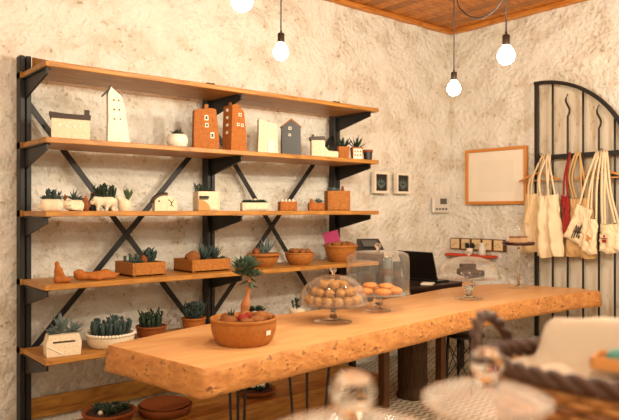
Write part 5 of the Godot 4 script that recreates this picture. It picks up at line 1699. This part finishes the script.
func build_counter() -> void:
	var t := thing("service_counter", "wooden counter carrying the glass jars and wicker basket", "counter", Vector3(-4.392, 0, 3.717), -40)
	var s := mb()
	box(s, Vector3(-0.75, 0.84, -0.50), Vector3(0.85, 0.88, 0.42), 0.004)
	part(t, "worktop", s, M["oiled slab"])
	s = mb()
	box(s, Vector3(-0.70, 0.0, -0.44), Vector3(0.80, 0.839, 0.36), 0.004)
	part(t, "cabinet", s, M["brown timber"])
	glass_jar(Vector3(-4.554, 0.8805, 3.581), 0.095, 0.205, 0.029, "lidded glass jar with a round knob next to the wicker basket")
	glass_jar(Vector3(-4.862, 0.8805, 3.588), 0.105, 0.213, 0.031, "lidded glass jar farther from the wicker basket on the counter")
	# basket: local x to the right along the counter
	var c := Vector3(-4.230, 0.8805, 3.665)
	t = thing("wicker_basket", "oval brown wicker basket with dark braided rim and side handles", "basket", c, -77)
	var A := 0.26
	var B := 0.17
	var H := 0.218
	for r in 15:
		s = mb(true)
		var yy := 0.012 + 0.0135 * r
		var f := 0.80 + 0.20 * yy / H
		var pts := []
		for k in 113:
			var a := TAU * k / 112.0
			var w := 0.006 * sin(a * 28.0 + PI * r)
			pts.append(Vector3(cos(a) * (A * f + w), yy, sin(a) * (B * f + w)))
		tube(s, pts, 0.0068, 6, false)
		part(t, "weaver", s, M["straw wicker"] if r % 3 else M["brown wicker"])
	for k in 28:
		var a := TAU * (k + 0.5) / 28.0
		s = mb(true)
		tube(s, [Vector3(cos(a) * A * 0.80, 0.004, sin(a) * B * 0.80), Vector3(cos(a) * A * 0.99, H, sin(a) * B * 0.99)], 0.005, 6)
		part(t, "stake", s, M["dark wicker"])
	s = mb(true)
	lathe(s, Transform3D(Basis.from_scale(Vector3(A, 1, B) * 0.8), Vector3.ZERO), [Vector2(0, 0.001), Vector2(1, 0.001), Vector2(1, 0.008), Vector2(0, 0.009)], 40)
	part(t, "base", s, M["brown wicker"])
	for q in 3:
		s = mb(true)
		var pts := []
		for k in 161:
			var a := TAU * k / 160.0
			var w := a * 14.0 + q * TAU / 3.0
			pts.append(Vector3(cos(a) * (A + 0.009 * cos(w)), H + 0.006 + 0.009 * sin(w), sin(a) * (B + 0.009 * cos(w))))
		tube(s, pts, 0.0095, 7, false)
		part(t, "rim_strand", s, M["dark wicker"])
	for sx in [-1.0, 1.0]:
		for q in 2:
			s = mb(true)
			var pts := []
			for k in 33:
				var u := k / 32.0
				var a := PI * u
				var w := u * 26.0 + q * PI
				pts.append(Vector3(sx * (A - 0.015 + 0.030 * sin(a)) + 0.005 * cos(w), H + 0.080 * sin(a) + 0.006 * sin(w), -cos(a) * 0.090 * sx + 0.01))
			tube(s, pts, 0.0088, 7)
			part(t, "handle_strand", s, M["dark wicker"])
	# linen over the loaves in the basket
	s = mb(true)
	var nz := FastNoiseLite.new()
	nz.seed = 12
	nz.frequency = 7.0
	nz.fractal_octaves = 2
	var g := []
	var rows := 26
	var cols := 72
	for j in rows + 1:
		var q := float(j) / rows
		var row := []
		for k in cols:
			var a := TAU * k / cols
			var x := cos(a) * q * A * 0.94
			var z := sin(a) * q * B * 0.94
			var m := clampf((-0.045 - z) / 0.04, 0.0, 1.0) * clampf((x + 0.225) / 0.05, 0.0, 1.0) * clampf((1.02 - q) * 6.0, 0.0, 1.0)
			m = m * m * (3.0 - 2.0 * m)
			var hgt := H - 0.020 + 0.098 * m + 0.016 * nz.get_noise_2d(x, z) * (1.0 - 0.5 * m)
			hgt += 0.028 * exp(-((x + 0.13) * (x + 0.13) + (z - 0.01) * (z - 0.01)) / 0.0016)
			row.append(Vector3(x, hgt, z))
		g.append(row)
	for j in rows:
		for k in cols:
			var n := (k + 1) % cols
			if j == 0:
				tri(s, g[0][0], g[1][n], g[1][k])
			else:
				quad(s, g[j][k], g[j][n], g[j + 1][n], g[j + 1][k])
	var o := part(self, "linen_cloth", s, M["white linen"])
	o.position = c
	o.rotation_degrees.y = -77
	tag(o, "white linen cloth heaped up inside the wicker basket", "cloth")
	t = thing("wooden_tray", "small tan wooden tray lying on the linen in the basket", "tray", c + Basis(Vector3.UP, deg_to_rad(-77)) * Vector3(0.015, 0.224, -0.005), -77)
	s = mb()
	box(s, Vector3(-0.075, 0, -0.04), Vector3(0.075, 0.006, 0.04), 0.001)
	for q in [[-0.075, -0.04, 0.075, -0.033], [-0.075, 0.033, 0.075, 0.04], [-0.075, -0.04, -0.068, 0.04], [0.068, -0.04, 0.075, 0.04]]:
		box(s, Vector3(q[0], 0.002, q[1]), Vector3(q[2], 0.022, q[3]), 0.002)
	part(t, "tray_body", s, M["hanger wood"])
	t = thing("teal_soap", "rounded teal soap bar lying in the small wooden tray", "soap", c + Basis(Vector3.UP, deg_to_rad(-77)) * Vector3(-0.015, 0.2308, -0.005), -77)
	s = mb(true)
	blob(s, T(Vector3(0, 0.014, 0)), Vector3(0.026, 0.0145, 0.018), 0.08, 4, 18, 12)
	part(t, "bar", s, M["teal"])

# ------------------------------------------------------------------ scene
const LAMP := Color(1.0, 0.94, 0.83)

func _ready() -> void:
	rng.seed = 20240
	var cam := Camera3D.new()
	cam.name = "camera"
	add_child(cam)
	cam.position = Vector3(-5.45, 1.40, 4.20)
	cam.rotation_degrees = Vector3(0, -40, 0)
	cam.current = true
	var att := CameraAttributesPhysical.new()
	att.frustum_focal_length = 36.857
	att.frustum_focus_distance = 4.2
	att.exposure_aperture = 2.4
	cam.attributes = att
	cam.fov = 36.07
	var we := WorldEnvironment.new()
	we.name = "world"
	var env := Environment.new()
	env.background_mode = Environment.BG_COLOR
	env.background_color = Color.BLACK
	env.tonemap_mode = Environment.TONE_MAPPER_LINEAR
	env.tonemap_exposure = 0.62
	env.sdfgi_enabled = true
	env.ssao_enabled = true
	env.ssil_enabled = true
	we.environment = env
	add_child(we)
	make_materials()
	print("materials ", Time.get_ticks_msec())
	for p in [[-4.071, 2.194, 2.158, "bare globe bulb hanging above the terracotta bowl, over the table edge", 0.5], [-3.428, 2.211, 1.562, "bare globe bulb hanging in front of the middle of the shelving", 0.7], [-2.346, 2.115, 1.829, "bare globe bulb with the draped cable, hanging toward the room corner", 1.3], [-2.797, 2.123, 2.474, "bare globe bulb hanging in front of the framed picture wall", 1.6],
		[-5.55, 2.90, 4.60, "bare globe bulb hanging above the service counter", 3.6], [-5.9, 2.36, 1.9, "bare globe bulb hanging past the end of the shelving", 0.7], [-3.5, 2.36, 3.7, "bare globe bulb hanging over the aisle beside the counter", 1.2], [-1.6, 2.3, 3.4, "bare globe bulb hanging in the aisle facing the gate", 3.4], [-6.4, 2.36, 4.2, "bare globe bulb hanging in the open floor beyond the counter", 1.2], [-4.5, 2.36, 5.6, "bare globe bulb hanging near the front wall", 1.2], [-2.2, 2.36, 5.4, "bare globe bulb hanging near the far end of the front wall", 1.2]]:
		pendant(Vector3(p[0], p[1], p[2]), p[4], p[3])
	build_room()
	print("room ", Time.get_ticks_msec())
	var s := mb(true)
	tube(s, smooth_path([Vector3(-2.340, 3.262, 1.840), Vector3(-2.343, 2.900, 1.842), Vector3(-2.358, 2.631, 1.860), Vector3(-2.387, 2.523, 1.945), Vector3(-2.476, 2.447, 2.090), Vector3(-2.570, 2.421, 2.230), Vector3(-2.702, 2.429, 2.394), Vector3(-2.780, 2.508, 2.461), Vector3(-2.788, 2.800, 2.466), Vector3(-2.790, 3.262, 2.468)], 5), 0.0038, 6)
	var o := part(self, "draped_cable", s, M["cable"])
	tag(o, "thin dark cable draped in a loop between two pendant bulbs", "cable")
	build_shelving()
	build_bench()
	build_table()
	build_desk()
	build_wall_things()
	build_gate()
	build_bags()
	print("big ", Time.get_ticks_msec())
	build_shelf_two()
	build_shelf_three()
	build_shelf_four()
	build_shelf_five()
	build_bonsai()
	build_cakes()
	build_counter()
	print("done ", Time.get_ticks_msec(), " fov ", cam.fov)
